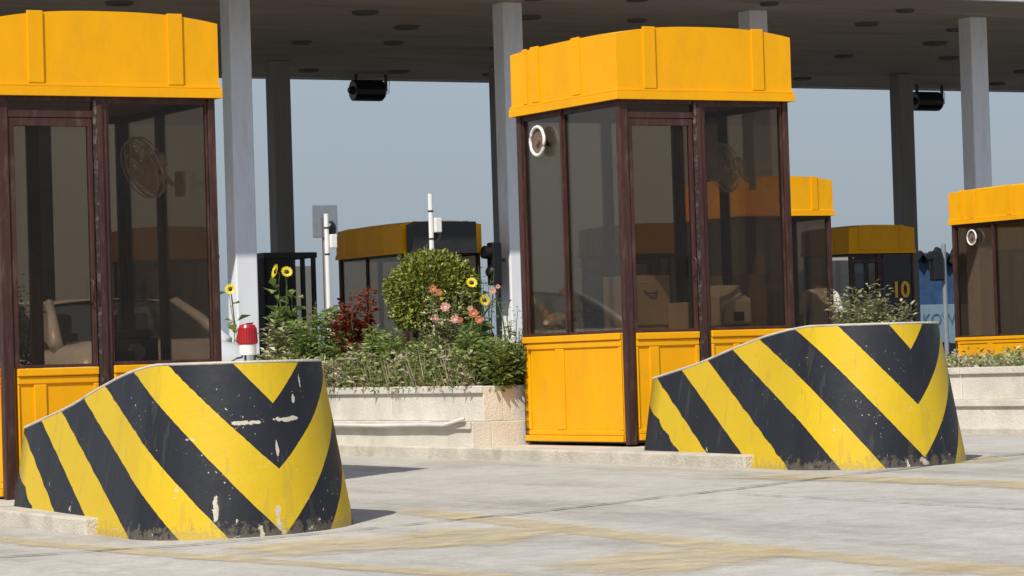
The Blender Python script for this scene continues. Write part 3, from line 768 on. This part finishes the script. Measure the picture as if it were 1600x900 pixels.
# machines in booth A
r = empty('ticket_machine', LB(boothA, 1.02, .45, .797), TH, 'dark ticket machine on the desk of the nearest booth', 'machine')
mb = MB(); mb.box(-.16, -.12, 0, .16, .14, .2); mb.box(-.12, -.10, .2, .12, .14, .26); mb.build('machine_case', M['dark'], r, .01)
mb = MB(); mb.cyl((0, -.122, .11), (0, -.135, .11), .06, 18); mb.build('dial', M['grey'], r)
mb = MB(); mb.box(0, 0, 0, .2, .2, .12)
tag(mb.build('cash_box', M['black'], None, .006, loc=LB(boothA, .78, .25, .797), rz=TH), 'small black cash box on the desk of the nearest booth', 'box')
# beacon on barrier A
pb = W(7.12, 16.27); gb = gz(pb.x, pb.y)
r = empty('warning_beacon', (pb.x, pb.y, gb+.955), TH, 'red and white warning lamp standing on the chipped barrier', 'warning lamp')
mb = MB(); mb.cyl((0, 0, -.005), (0, 0, .058), .047, 24, r1=.05); mb.build('lamp_base', M['white'], r, .004)
mb = MB(); mb.tube([(0, 0, .058), (0, 0, .065), (0, 0, .15), (0, 0, .165), (0, 0, .172)], [.054, .056, .05, .044, .025], 24)
for k in range(24):
    a = k*math.pi/12; mb.tube([(.056*math.cos(a), .056*math.sin(a), .065), (.051*math.cos(a), .051*math.sin(a), .15)], .003, 4)
mb.build('lamp_dome', M['red'], r)
for a in (-.05, .05):
    mb = MB(); mb.tube([(a*.6, 0, 0), (a, -.03, -.015), (a*1.6, -.02, -.02), (a*2.4, .0, -.045)], .006, 6); mb.build('cable', M['black'], r)
for x, y in ((-.03, -.03), (.03, -.03), (0, .035)):
    mb = MB(); mb.cyl((x, y, -.05), (x, y, -.004), .006, 6); mb.build('foot', M['dark'], r)

# ------------------------------------------------------------------ parked sedan
def sedan(F, S, label):
    g = gFS(F, S)
    r = empty('parked_car', W(F, S, g), TH, label, 'car')
    # stations along y: (y, z_low, z_belt/top, half width, crown)
    st = [(0, .42, .70, .66), (.04, .30, .86, .76), (.10, .26, .98, .80), (.35, .22, 1.03, .835), (.9, .2, 1.04, .85), (1.6, .2, .97, .86), (2.6, .2, .95, .86), (3.1, .2, .95, .85), (3.8, .22, .88, .82), (4.15, .26, .78, .76), (4.27, .34, .66, .66)]
    mb = MB(); K = 14; vs = []
    for (y, zl, zh, hw) in st:
        for k in range(K):
            a = 2*math.pi*k/K; cx = math.cos(a); sz = math.sin(a)
            x = hw*math.copysign(abs(cx)**.35, cx); z = (zl+zh)/2 + (zh-zl)/2*math.copysign(abs(sz)**.5, sz)
            vs.append((x, y, z))
    fs = [tuple(range(K)), tuple((len(st)-1)*K+k for k in range(K-1, -1, -1))]
    for i in range(len(st)-1):
        for k in range(K): fs.append((i*K+k, (i+1)*K+k, (i+1)*K+(k+1) % K, i*K+(k+1) % K))
    mb.add(vs, fs); mb.build('body', M['carpaint'], r, smooth=True)
    # roof and pillars
    zb, zr = .93, 1.385
    b = {'rl': (-.76, .62, .99), 'rr': (.76, .62, .99), 'fl': (-.76, 3.35, .93), 'fr': (.76, 3.35, .93)}
    t = {'rl': (-.57, 1.28, zr-.02), 'rr': (.57, 1.28, zr-.02), 'fl': (-.57, 2.55, zr-.02), 'fr': (.57, 2.55, zr-.02)}
    mb = MB(); vs = []; n1, n2 = 6, 8
    for j in range(n2+1):
        for i in range(n1+1):
            u = i/n1*2-1; v = j/n2*2-1; vs.append((u*.58*(1-.06*v*v), 1.26+(2.57-1.26)*(v+1)/2, zr-.03 + .05*(1-u*u)*(1-.3*v*v) + .01*(1-v*v)))
    off = len(vs); vs += [(x, y, z-.03) for x, y, z in vs]
    fs = []
    for j in range(n2):
        for i in range(n1):
            a = j*(n1+1)+i; fs.append((a, a+1, a+n1+2, a+n1+1)); fs.append((off+a, off+a+n1+1, off+a+n1+2, off+a+1))
    mb.add(vs, fs)
    rf = mb.build('roof', M['carpaint'], r, smooth=True)
    for k in ('rl', 'rr', 'fl', 'fr'):
        mb = MB(); m_ = tuple((b[k][i]+t[k][i])/2 + (.03 if i == 2 else 0) for i in range(3)); mb.tube([b[k], m_, t[k]], [.06, .045, .04], 8); mb.build('pillar', M['carpaint'], r, smooth=True)
    for sx in (-1, 1):
        mb = MB(); mb.tube([(sx*.785, 1.95, .93), (sx*.6, 1.9, zr-.02)], .035, 6); mb.build('pillar', M['dark'], r)
        mb = MB(); mb.add([(sx*.775, .72, .97), (sx*.785, 1.93, .95), (sx*.60, 1.9, zr-.03), (sx*.585, 1.32, zr-.03)], [(0, 1, 2, 3)]); mb.build('side_window', M['carglass'], r)
        mb = MB(); mb.add([(sx*.785, 1.97, .95), (sx*.77, 3.28, .94), (sx*.585, 2.52, zr-.03), (sx*.60, 1.93, zr-.03)], [(0, 1, 2, 3)]); mb.build('side_window', M['carglass'], r)
        mb = MB(); mb.tube([(sx*.58, 1.28, zr-.025), (sx*.6, 1.9, zr-.005), (sx*.58, 2.55, zr-.025)], .022, 6); mb.build('roof_rail', M['carpaint'], r)
    mb = MB(); mb.add([(-.70, .60, 1.0), (.70, .60, 1.0), (.55, 1.26, zr-.03), (-.55, 1.26, zr-.03)], [(0, 1, 2, 3)]); mb.build('rear_window', M['carglass'], r)
    mb = MB(); mb.add([(-.72, 3.36, .93), (.72, 3.36, .93), (.55, 2.58, zr-.03), (-.55, 2.58, zr-.03)], [(0, 1, 2, 3)]); mb.build('windscreen', M['carglass'], r)
    mb = MB(); mb.tube([(-.74, .0, .42), (-.5, -.05, .44), (.5, -.05, .44), (.74, .0, .42)], .085, 8); mb.build('bumper', M['carpaint'], r, smooth=True)
    for sx in (-1, 1):
        mb = MB(); mb.box(min(sx*.52, sx*.74), -.012, .56, max(sx*.52, sx*.74), .12, .72); mb.build('tail_lamp', M['red'], r, .02)
        mb = MB(); mb.box(min(sx*.5, sx*.72), 4.12, .6, max(sx*.5, sx*.72), 4.27, .74); mb.build('headlight', M['white'], r, .03)
        mb = MB(); mb.tube([(sx*.84, 3.0, .98), (sx*.95, 2.98, 1.0)], [.04, .07], 8); mb.build('wing_mirror', M['carpaint'], r)
        for y in (.78, 3.4):
            mb = MB(); mb.cyl((sx*.68, y, .30), (sx*.87, y, .30), .30, 24); wh = mb.build('wheel', M['tyre'], r, .02)
            mb = MB(); mb.cyl((sx*.86, y, .30), (sx*.88, y, .30), .18, 16); mb.build('rim', M['grey'], wh)
        mb = MB(); mb.box(min(sx*.15, sx*.55), 1.7, .5, max(sx*.15, sx*.55), 1.85, 1.12); mb.box(min(sx*.2, sx*.5), 1.72, 1.12, max(sx*.2, sx*.5), 1.82, 1.28); mb.build('seat', M['dark'], r, .03)
    return r
sedan(9.80, 23.95, 'silver saloon car in the lane behind the nearest booth, seen mostly through its glass')

# ------------------------------------------------------------------ posts with boxes, sign, signal, kiosk, truck, chair
def post(px, ptop, F, wtop, boxpy, label, dark=False):
    # on the planter: F fixed; solve S from the pixel column
    r0 = ray(px, ptop); a = r0.x*CF + r0.y*SF; t = F/a; p = r0*t; S = -p.x*SF + p.y*CF; z = p.z+CAMZ
    _, zb = FSat(px, boxpy, S)
    base = gFS(F, S)+.50
    r = empty('white_post', (p.x, p.y, base), TH, label, 'post', 'white posts with small boxes in the planter')
    mb = MB(); mb.cyl((0, 0, 0), (0, 0, z-base), .022, 12); mb.build('pole', M['white'], r, smooth=False)
    mb = MB(); mb.box(.024, -.05, zb-base-.065, .085, .05, zb-base+.065); mb.build('junction_box', M['white'], r, .006)
    mb = MB(); mb.ball((.10, .12, zb-base-.06 if not dark else zb-base+.12), .055, 0, 7, 1, 1, 1.5); mb.tube([(.0, .02, zb-base-.02 if not dark else zb-base+.12), (.09, .11, zb-base-.06 if not dark else zb-base+.12)], .01, 6); mb.build('lamp', M['black'], r, smooth=True)
    mb = MB()
    for zz in (zb-base+.12, zb-base-.13): mb.cyl((0, 0, zz), (0, 0, zz+.015), .026, 10)
    mb.build('clamp', M['dark'], r)
post(509.5, 334, 12.7, 0, 377, 'shorter white post with a small box, left of the round bush', True)
post(672, 303, 12.9, 0, 352, 'taller white post rising behind the round bush')
# rusty thin stake
F = 12.55; r0 = ray(503, 340); t = F/(r0.x*CF+r0.y*SF); p = r0*t
mb = MB(); mb.tube([(0, 0, 0), (0, 0, p.z+CAMZ-.5)], .006, 6)
tag(mb.build('rusty_stake', mat('rust', (.16, .05, .035), .8), None, loc=(p.x, p.y, .5)), 'thin rusty stake close to the shorter white post', 'stake')
# square grey sign seen from behind
S = 40; F0, z1 = FSat(487, 320, S); F1, z0 = FSat(528, 371, S)
r = empty('square_sign', W((F0+F1)/2, S, 0), TH, 'back of a square grey sign behind the shorter white post', 'sign')
mb = MB(); mb.box(-(F1-F0)/2, -.01, z0, (F1-F0)/2, .01, z1); mb.build('sign_plate', M['grey'], r, .03)
mb = MB(); mb.cyl((0, .035, 0), (0, .035, z1-.05), .025, 10); mb.build('sign_post', M['grey'], r)
# traffic signal on the column by the middle booth
S = 47.0; F0, z1 = FSat(766, 377, S)
r = empty('traffic_signal', W(F0, S, z1), TH, 'black traffic signal with a hood on the column left of the middle booth', 'traffic signal')
mb = MB(); mb.box(-.02, -.10, -.75, .17, .12, -.02); mb.build('signal_case', M['black'], r, .03)
for z in (-.2, -.5):
    mb = MB(); mb.tube([(-.02, 0, z), (-.14 if z > -.3 else -.06, 0, z+.02)], [.11, .11 if z > -.3 else .08], 14, cap=True); mb.build('hood', M['black'], r)
mb = MB(); mb.tube([(.1, 0, -.75), (.16, 0, -.95)], [.05, .02], 8); mb.box(.1, -.03, -.35, .26, .03, -.29); mb.build('bracket', M['black'], r)
# dark kiosk
S = 52.; F0, z1 = FSat(413, 408, S); F1, z2 = FSat(493, 400, S); D = 1.6; H = z2 + .02; Wk = F1-F0
r = empty('dark_kiosk', W(F0, S, .05), TH, 'dark flat-topped kiosk with thin frames left of the shaded booth', 'kiosk')
mb = MB(); mb.box(-.02, -.02, H-.10, Wk+.02, D+.02, H); mb.build('flat_roof', M['dark'], r)
for x, y in ((0, 0), (Wk-.07, 0), (0, D-.07), (Wk-.07, D-.07), (Wk*.5, 0), (Wk*.72, 0)):
    mb = MB(); mb.box(x, y, 0, x+.07, y+.07, H-.1); mb.build('frame_post', M['post_worn'] if 0 else M['dark'], r)
mb = MB(); mb.box(0, .01, 0, Wk*.5, .05, H-.1); mb.box(0, 0, 0, .04, D, H-.1); mb.build('wall_panel', mat('kiosk_wall', (.03, .024, .026), .7), r)
mb = MB(); mb.box(Wk*.5+.07, .02, .8, Wk-.07, .026, H-.25); mb.build('pane', M['glass'], r)
mb = MB(); mb.box(Wk*.5, .0, 0, Wk, .05, .8); mb.build('lower_panel', M['dark'], r)
# truck
S = 66.; F0, zt_ = FSat(1400, 398, S); F1, zm = FSat(1500, 475, S)
r = empty('tarped_truck', W(F0, S, 0), TH, 'truck with a blue tarpaulin and pale blue tailboard behind the grey pole', 'truck')
Wt = 2.3
mb = MB(); vs = []
prof = [(0, zm), (0, zt_-.35), (.25, zt_-.1), (Wt/2, zt_+.08), (Wt-.25, zt_-.1), (Wt, zt_-.35), (Wt, zm)]
for y in (0, 1.5, 3, 4.5): vs += [(x, y, z + (.05*math.sin(y*3+x*5) if 0 < i < 6 else 0)) for i, (x, z) in enumerate(prof)]
fs = [tuple(range(6, -1, -1)), tuple(21+i for i in range(7))]
for j in range(3):
    for i in range(6): fs.append((j*7+i, j*7+i+1, j*7+8+i, j*7+7+i))
mb.add(vs, fs); mb.build('tarpaulin', M['blue'], r)
mb = MB(); mb.box(-.03, -.03, .95, Wt+.03, 4.5, zm-.003); bd = mb.build('cargo_bed', M['palblue'], r, .01)
cu = bpy.data.curves.new('board_text', 'FONT'); cu.body = 'KOW'; cu.size = .42; cu.extrude = .003
to = bpy.data.objects.new('t', cu); COL.objects.link(to); bpy.context.view_layer.update()
me = bpy.data.meshes.new_from_object(to); bpy.data.objects.remove(to); me.materials.clear(); me.materials.append(mat('letter_blue', (.10, .16, .23), .6))
no = bpy.data.objects.new('lettering', me); COL.objects.link(no); no.parent = r; no.rotation_euler = (math.pi/2, 0, 0); no.location = (.72, -.04, zm-.52)
mb = MB(); mb.box(.1, 4.7, .6, Wt-.1, 6.4, 2.5); mb.box(.15, 6.4, .6, Wt-.15, 6.7, 1.5); mb.build('cab', M['blue'], r, .08)
for x in (.05, Wt-.4):
    for y in (1.0, 5.4):
        mb = MB(); mb.cyl((x, y, .48), (x+.35, y, .48), .48, 20); mb.build('wheel', M['tyre'], r)
mb = MB(); mb.box(.3, 0, .55, Wt-.3, 6.2, .93); mb.build('chassis', M['dark'], r)
mb = MB()
for i in range(9):
    a = i*.27; mb.tube([(a, -.1, zt_-.25+.12*math.sin(a*2)), (a+.2, -.08, zt_+.02+rv(-.1, .12))], [.12, .10], 6)
mb.build('folded_cover', M['black'], r)
# grey pole with black box
S = 43.; F0, z1 = FSat(1474, 381, S)
r = empty('grey_pole', W(F0, S, 0), TH, 'grey pole with a black box left of the booth at the right edge', 'pole')
mb = MB(); mb.cyl((0, 0, 0), (0, 0, z1), .04, 12); mb.build('pole', M['grey'], r)
mb = MB(); mb.box(-.25, -.08, z1-.62, -.05, .1, z1-.18); mb.box(-.30, -.05, z1-.28, -.05, .05, z1-.12); mb.build('black_box', M['black'], r, .03)
# person standing beyond booth D, seen from behind through its glass
S = 38.4; F0, zn = FSat(1281, 449, S)
r = empty('person', W(F0, S, .0), TH-.35, 'person in a pale shirt standing behind the half-hidden sunlit booth, seen from the back', 'person')
k_ = zn/1.50
sk = bpy.data.meshes.new('figure')
J = {'pel': (0, 0, .95, .15, .10), 'ab': (0, .0, 1.08, .14, .10), 'ch': (0, .0, 1.28, .17, .11), 'up': (0, 0, 1.42, .12, .08), 'nk': (0, .0, 1.50, .055, .055), 'hd': (0, .02, 1.62, .085, .095), 'tp': (0, .02, 1.70, .07, .08)}
names = list(J)
edges = [('pel', 'ab'), ('ab', 'ch'), ('ch', 'up'), ('up', 'nk'), ('nk', 'hd'), ('hd', 'tp')]
for q, sx in (('l', -1), ('r', 1)):
    J.update({q+'sh': (sx*.19, 0, 1.40, .06, .06), q+'el': (sx*.27, -.03, 1.12, .042, .042), q+'wr': (sx*.22, .14, .93, .03, .03), q+'ha': (sx*.20, .19, .88, .035, .022), q+'hi': (sx*.09, 0, .88, .095, .095), q+'kn': (sx*.11, .02, .48, .06, .06), q+'an': (sx*.12, -.02, .09, .04, .04), q+'fo': (sx*.13, .16, .045, .04, .035)})
    edges += [('up', q+'sh'), (q+'sh', q+'el'), (q+'el', q+'wr'), (q+'wr', q+'ha'), ('pel', q+'hi'), (q+'hi', q+'kn'), (q+'kn', q+'an'), (q+'an', q+'fo')]
ks = list(J); sk.from_pydata([(J[k][0]*k_, J[k][1]*k_, J[k][2]*k_) for k in ks], [(ks.index(a), ks.index(b)) for a, b in edges], [])
tmp = bpy.data.objects.new('tmp_figure', sk); COL.objects.link(tmp)
tmp.modifiers.new('skin', 'SKIN'); sk.skin_vertices.new() if not sk.skin_vertices else None
for i_, k in enumerate(ks):
    v = sk.skin_vertices[0].data[i_]; v.radius = (J[k][3]*k_, J[k][4]*k_); v.use_root = (k == 'pel')
sb_ = tmp.modifiers.new('sub', 'SUBSURF'); sb_.levels = 2; sb_.render_levels = 2
bpy.context.view_layer.update()
bm_ = bpy.data.meshes.new_from_object(tmp.evaluated_get(bpy.context.evaluated_depsgraph_get())); bpy.data.objects.remove(tmp)
bm_.name = 'body'; bm_.materials.clear()
for m_ in (mat('skin', (.16, .075, .045), .6), mat('dark_trousers', (.03, .03, .035), .8)): bm_.materials.append(m_)
for p in bm_.polygons: p.material_index = 1 if p.center.z < .93*k_ and abs(p.center.x) < .19*k_ else 0; p.use_smooth = True
bo = bpy.data.objects.new('body', bm_); COL.objects.link(bo); bo.parent = r
def slice_shell(mesh, cond, off):
    mb = MB(); idx = {}
    for p in mesh.polygons:
        if cond(p.center):
            for v in p.vertices:
                if v not in idx: idx[v] = len(mb.v); q = mesh.vertices[v]; mb.v.append(tuple(q.co + q.normal*off))
            mb.f.append(tuple(idx[v] for v in p.vertices)); mb.m.append(0)
    return mb
slice_shell(bm_, lambda c: .90*k_ < c.z < 1.47*k_ and (abs(c.x) < .2*k_ or c.z > 1.17*k_), .016).build('shirt', M['tyrewhite'], r, smooth=True)
slice_shell(bm_, lambda c: c.z > 1.60*k_ or (c.z > 1.545*k_ and c.y < .03*k_), .012).build('hair', mat('black_hair', (.012, .01, .009), .6), r, smooth=True)

# ------------------------------------------------------------------ plants
SOIL = .52
def place(px, py, F):                    # point on the plane F = const seen at a pixel
    r0 = ray(px, py); t = F/(r0.x*CF + r0.y*SF); p = r0*t; return Vector((p.x, p.y, p.z+CAMZ))
def soilz(p): return gz(p.x, p.y)+SOIL
# round clipped bush
F = 12.1; c = place(676, 458, F); top = place(676, 397, F).z
rad = (top-c.z)*1.07; c.z = top-rad*1.0
root = empty('round_bush', (c.x, c.y, soilz(c)), 0, 'round clipped green bush in the middle of the planter', 'bush')
mb = MB(); cz = c.z-soilz(c)
for i in range(11000):
    d = rdir(); 
    if d.z < -.75: continue
    rr = rad*(1 - abs(random.gauss(0, .2)))*(1+.07*math.sin(d.x*7+2)*math.sin(d.z*6+d.y*5)+.05*math.sin(d.x*17+d.z*13)*math.sin(d.y*11+1))*(1+rv(0, .09))
    p = Vector((0, 0, cz)) + Vector((d.x*1.03, d.y*1.03, d.z))*rr
    mb.leaf(p, (d + rdir()*.9), rdir()+d*.6, rv(.028, .052), rv(.018, .032))
for i in range(26):
    d = rdir(); d.z = abs(d.z)*.8; d.normalize()
    for k in range(7): mb.leaf(Vector((0, 0, cz)) + d*rad*(1+.022*k) + rdir()*.012, d+rdir()*.8, rdir(), rv(.03, .05), rv(.016, .026))
mb.build('foliage', M['g_bush'], root)
mb = MB()
for i in range(26):
    d = rdir(); d.z = abs(d.z)*.8+.1; d.normalize(); mb.tube([(0, 0, .02), tuple(d*rad*.4+Vector((0, 0, cz-rad*.3))), tuple(d*rad*.85+Vector((0, 0, cz)))], [.014, .008, .003], 5)
mb.build('branches', M['twig'], root)

def plant(name, px, F, toppy, spread, m, nl, ls, label, cat='plant', stems=7, flowers=(), group=None, lw=.55, droop=.3, jitter=.5):
    """leafy plant: stems from the soil with leaves along them, optional flowers [(px,py,material,size,petals)]"""
    b = place(px, 500, F); z0 = soilz(b); h = place(px, toppy, F).z - z0
    root = empty(name, (b.x, b.y, z0), 0, label, cat, group)
    st = MB(); lf = MB(); per = nl//stems
    for s in range(stems):
        a = rv(0, 6.28); rr = spread*rv(.15, 1); hh = h*(rv(.6, 1) if s else 1)
        pts = [Vector((0, 0, 0))+Vector((math.cos(a), math.sin(a), 0))*rr*.15]
        for k in range(1, 6):
            t = k/5; pts.append(Vector((math.cos(a)*rr*(.15+.85*t**1.2), math.sin(a)*rr*(.15+.85*t**1.2), hh*t)) + Vector((rv(-1, 1), rv(-1, 1), 0))*.012)
        st.tube(pts, [.007*(1-.7*k/5) for k in range(6)], 5)
        for k in range(per):
            t = rv(.05, 1); i = min(4, int(t*5)); p = pts[i].lerp(pts[i+1], t*5-i)
            ang = rv(0, 6.28); d = Vector((math.cos(ang), math.sin(ang), rv(-droop, .7)))
            off = d*rv(0, spread*jitter*.5)
            lf.leaf(p+off, d, Vector((rv(-.4, .4), rv(-.4, .4), 1)), ls*rv(.6, 1.25), ls*lw*rv(.7, 1.2))
    st.build('stem', M['stem'], root); lf.build('leaves', m, root)
    for (fx, fy, fm, fs_, kind) in flowers:
        p = place(fx, fy, F-.12) - Vector((b.x, b.y, z0)); mb = MB()
        to_cam = Vector((rv(-.6, .5), -1, rv(-.1, .6))).normalized()
        if kind == 'sun' or kind == 'sun_side':
            fd = to_cam if kind == 'sun' else Vector((-.9, -.45, .3)).normalized()
            a1 = fd.orthogonal().normalized(); a2 = fd.cross(a1)
            for k in range(26):
                a = k*2*math.pi/26 + rv(-.05, .05); d = (a1*math.cos(a)+a2*math.sin(a)); mb.leaf(p+d*fs_*.35+fd*.004*(k % 2), d+fd*.25, fd, fs_*.68, fs_*.26, 0, .1)
            n0 = len(mb.f); mb.tube([p-fd*.008, p+fd*.01, p+fd*.016], [fs_*.30, fs_*.28, fs_*.14], 14, 1)
            mb.build('flower_head', [M[fm], M['seed']], root)
            sb = MB(); sb.tube([p-fd*.01, p-fd*.04-Vector((0, 0, .02)), Vector((p.x*.8, p.y*.8+.02, p.z-.12)), Vector((p.x*.5, p.y*.5, max(p.z-.35, 0)))], .007, 6); sb.build('flower_stalk', M['stem'], root)
        else:
            for ring_, n_, k_ in ((.25, 5, .5), (.6, 7, .8), (.9, 9, 1.)):
                for k in range(n_):
                    a = k*2*math.pi/n_ + rv(-.2, .2); d = Vector((math.cos(a), -.4*(1-ring_)-.1, math.sin(a)))
                    mb.leaf(p+Vector((math.cos(a)*fs_*.12*ring_, -.01, math.sin(a)*fs_*.12*ring_)), d*ring_+Vector((0, -1.1*(1-ring_), .1)), Vector((-d.x, -1, -d.z)), fs_*.42*k_, fs_*.46*k_, 0, .5)
            mb.ball(p, fs_*.34, 0, 6); mb.build('flower', M[fm], root)
            sb = MB(); sb.tube([p+Vector((0, .01, 0)), p+Vector((0, .05, -.06)), Vector((p.x*.7, p.y*.7+.05, max(p.z-.22, 0)))], .004, 5); sb.build('flower_stalk', M['stem'], root)
    return root
SG = 'sunflowers in the planter'
plant('sunflower', 372, 11.75, 448, .13, M['g_fresh'], 42, .12, 'lone sunflower in front of the pale column, with a few leaves', 'sunflower', 3, [(360, 452, 'petal_y', .056, 'sun')], SG, .7, .7)
plant('sunflower', 446, 11.85, 432, .16, M['g_fresh'], 190, .125, 'leafy sunflower with two bright yellow heads before the dark kiosk', 'sunflower', 5, [(431, 424, 'petal_y', .07, 'sun_side'), (448, 425, 'petal_y', .056, 'sun')], SG, .7, .6)
plant('sunflower', 738, 11.7, 455, .13, M['g_fresh'], 130, .12, 'tall sunflower beside the right of the round bush', 'sunflower', 3, [(737, 442, 'petal_y', .048, 'sun'), (757, 469, 'petal_y', .046, 'sun')], SG, .6, .6)
plant('croton', 556, 11.75, 450, .17, M['g_red'], 2000, .065, 'dark red leafed shrub between white post and round bush', 'shrub', 22, (), None, .6, .4)
plant('rose_bush', 700, 11.6, 452, .30, M['g_dull'], 900, .045, 'rose bush with pink and orange blooms in front of the round bush', 'rose bush', 14,
      [(679, 498, 'petal_p', .075, 'r'), (696, 480, 'petal_p', .085, 'r'), (711, 499, 'petal_p', .075, 'r'), (719, 500, 'petal_o', .05, 'r'), (677, 452, 'petal_o', .07, 'r'), (686, 458, 'petal_o', .06, 'r'),
       (740, 490, 'petal_o', .08, 'r'), (749, 500, 'petal_o', .07, 'r'), (735, 482, 'petal_p', .05, 'r'), (690, 467, 'petal_y', .03, 'r'), (770, 455, 'petal_p', .06, 'r'), (778, 448, 'petal_p', .04, 'r')], None, .7, .4)
plant('flowering_weed', 800, 11.75, 462, .16, M['g_fresh'], 260, .035, 'tall weed with small white flowers beside the middle booth', 'weed', 9,
      [(797, 505, 'petal_w', .045, 'r'), (800, 532, 'petal_w', .05, 'r'), (812, 515, 'petal_w', .03, 'r')], None, .6, .3)
plant('hibiscus_bush', 930, 12.85, 372, .24, M['g_dark'], 900, .045, 'dark bush with one red flower seen through the side glass of the middle booth', 'bush', 18, [(930, 420, 'petal_r', .06, 'r')], None, .6, .4)
plant('dark_twiggy_plant', 762, 12.5, 415, .14, M['g_dark'], 200, .04, 'thin dark twiggy plant against the sky left of the column', 'plant', 8, (), None, .6, .4)
plant('brown_weed', 488, 11.75, 470, .13, M['g_dry'], 130, .045, 'withered brownish weed between sunflower and red shrub', 'weed', 7, (), None, .5, .5)
for px, tp, n, mm, lab in ((520, 480, 300, 'g_fresh', 'fresh green leafy plant at the foot of the shorter white post'), (598, 508, 260, 'g_fresh', 'pale green plant below the red shrub'), (640, 530, 200, 'g_fresh', 'low green plant left below the round bush'), (735, 520, 260, 'g_fresh', 'green leafy plant below the orange blooms'), (776, 530, 240, 'g_fresh', 'low green plant below the white-flowered weed'),
                       (428, 500, 240, 'g_dull', 'dull green plant below the two-headed sunflower'), (470, 500, 240, 'g_fresh', 'green plant right of the two-headed sunflower'),
                       (545, 506, 260, 'g_fresh', 'bright leafy plant in front of the red shrub'), (575, 520, 240, 'g_dull', 'dull green plant between the red shrub and the round bush'), (672, 522, 260, 'g_fresh', 'leafy plant straight below the round bush'), (705, 525, 240, 'g_dull', 'dull leafy plant under the pink blooms'), (762, 512, 260, 'g_fresh', 'leafy plant at the foot of the dark twiggy plant')):
    plant('leafy_plant', px, 11.65+rv(-.1, .15), tp, .24, M[mm], int(n*3.2), .075, lab, 'plant', 9, (), 'small leafy plants in the planter', .5, .5)
# shrubs behind the right barrier and in the right planter
plant('pale_shrub', 1350, 17.0, 446, .34, M['g_dull'], 2600, .055, 'pale dry-looking shrub behind the right barrier, left of the number 10', 'shrub', 26, (), 'shrubs in the right planter', .6, .3)
plant('pale_shrub', 1398, 17.0, 472, .24, M['g_dull'], 1000, .06, 'smaller greener shrub behind the right barrier, below the number 10', 'shrub', 18, (), 'shrubs in the right planter', .6, .3)
plant('leafy_bush', 25, 7.5, 420, .25, M['g_dark'], 700, .05, 'dark bush seen through the left pane of the nearest booth', 'bush', 14, (), None, .6, .4)
# ground cover (uncountable)
def cover(F0, F1, S0, S1, n, hmax, name='ground_cover'):
    mb = MB()
    for i in range(n):
        F = F0 + (F1-F0)*random.random()**1.5; S = rv(S0, S1)
        clump = .5+.5*math.sin(S*3.1+F*2)*math.sin(S*1.3+1)
        hh = hmax*(.35+.65*random.random()**1.3)*(.62+.38*clump)
        p = W(F, S); z = gz(p.x, p.y)+SOIL-.02
        mi = random.choices((0, 1, 2), (5 if clump > .45 else 2.5, 3, 2.6 if F < F0+.35 else .8))[0]
        if random.random() < .22:          # blade
            d = Vector((rv(-.35, .35), rv(-.35, .35), 1)); mb.leaf((p.x, p.y, z), d, rdir(), hh, rv(.005, .010), mi, .1)
        else:
            d = Vector((rv(-1, 1), rv(-1, 1), rv(-.2, .8))); mb.leaf((p.x, p.y, z+hh*rv(.1, 1)), d, Vector((rv(-.5, .5), rv(-.8, .3), 1)), rv(.035, .08), rv(.02, .042), mi)
    tag(mb.build(name, [M['g_fresh'], M['g_dull'], M['g_dry']]), kind='stuff')
cover(11.42, 12.9, 21.75, 28.5, 85000, .46)
cover(16.45, 17.6, 20.7, 25.5, 7000, .26)
# dry stalks hanging on the planter front edge are part of the same growth
print('objects', len(bpy.data.objects))
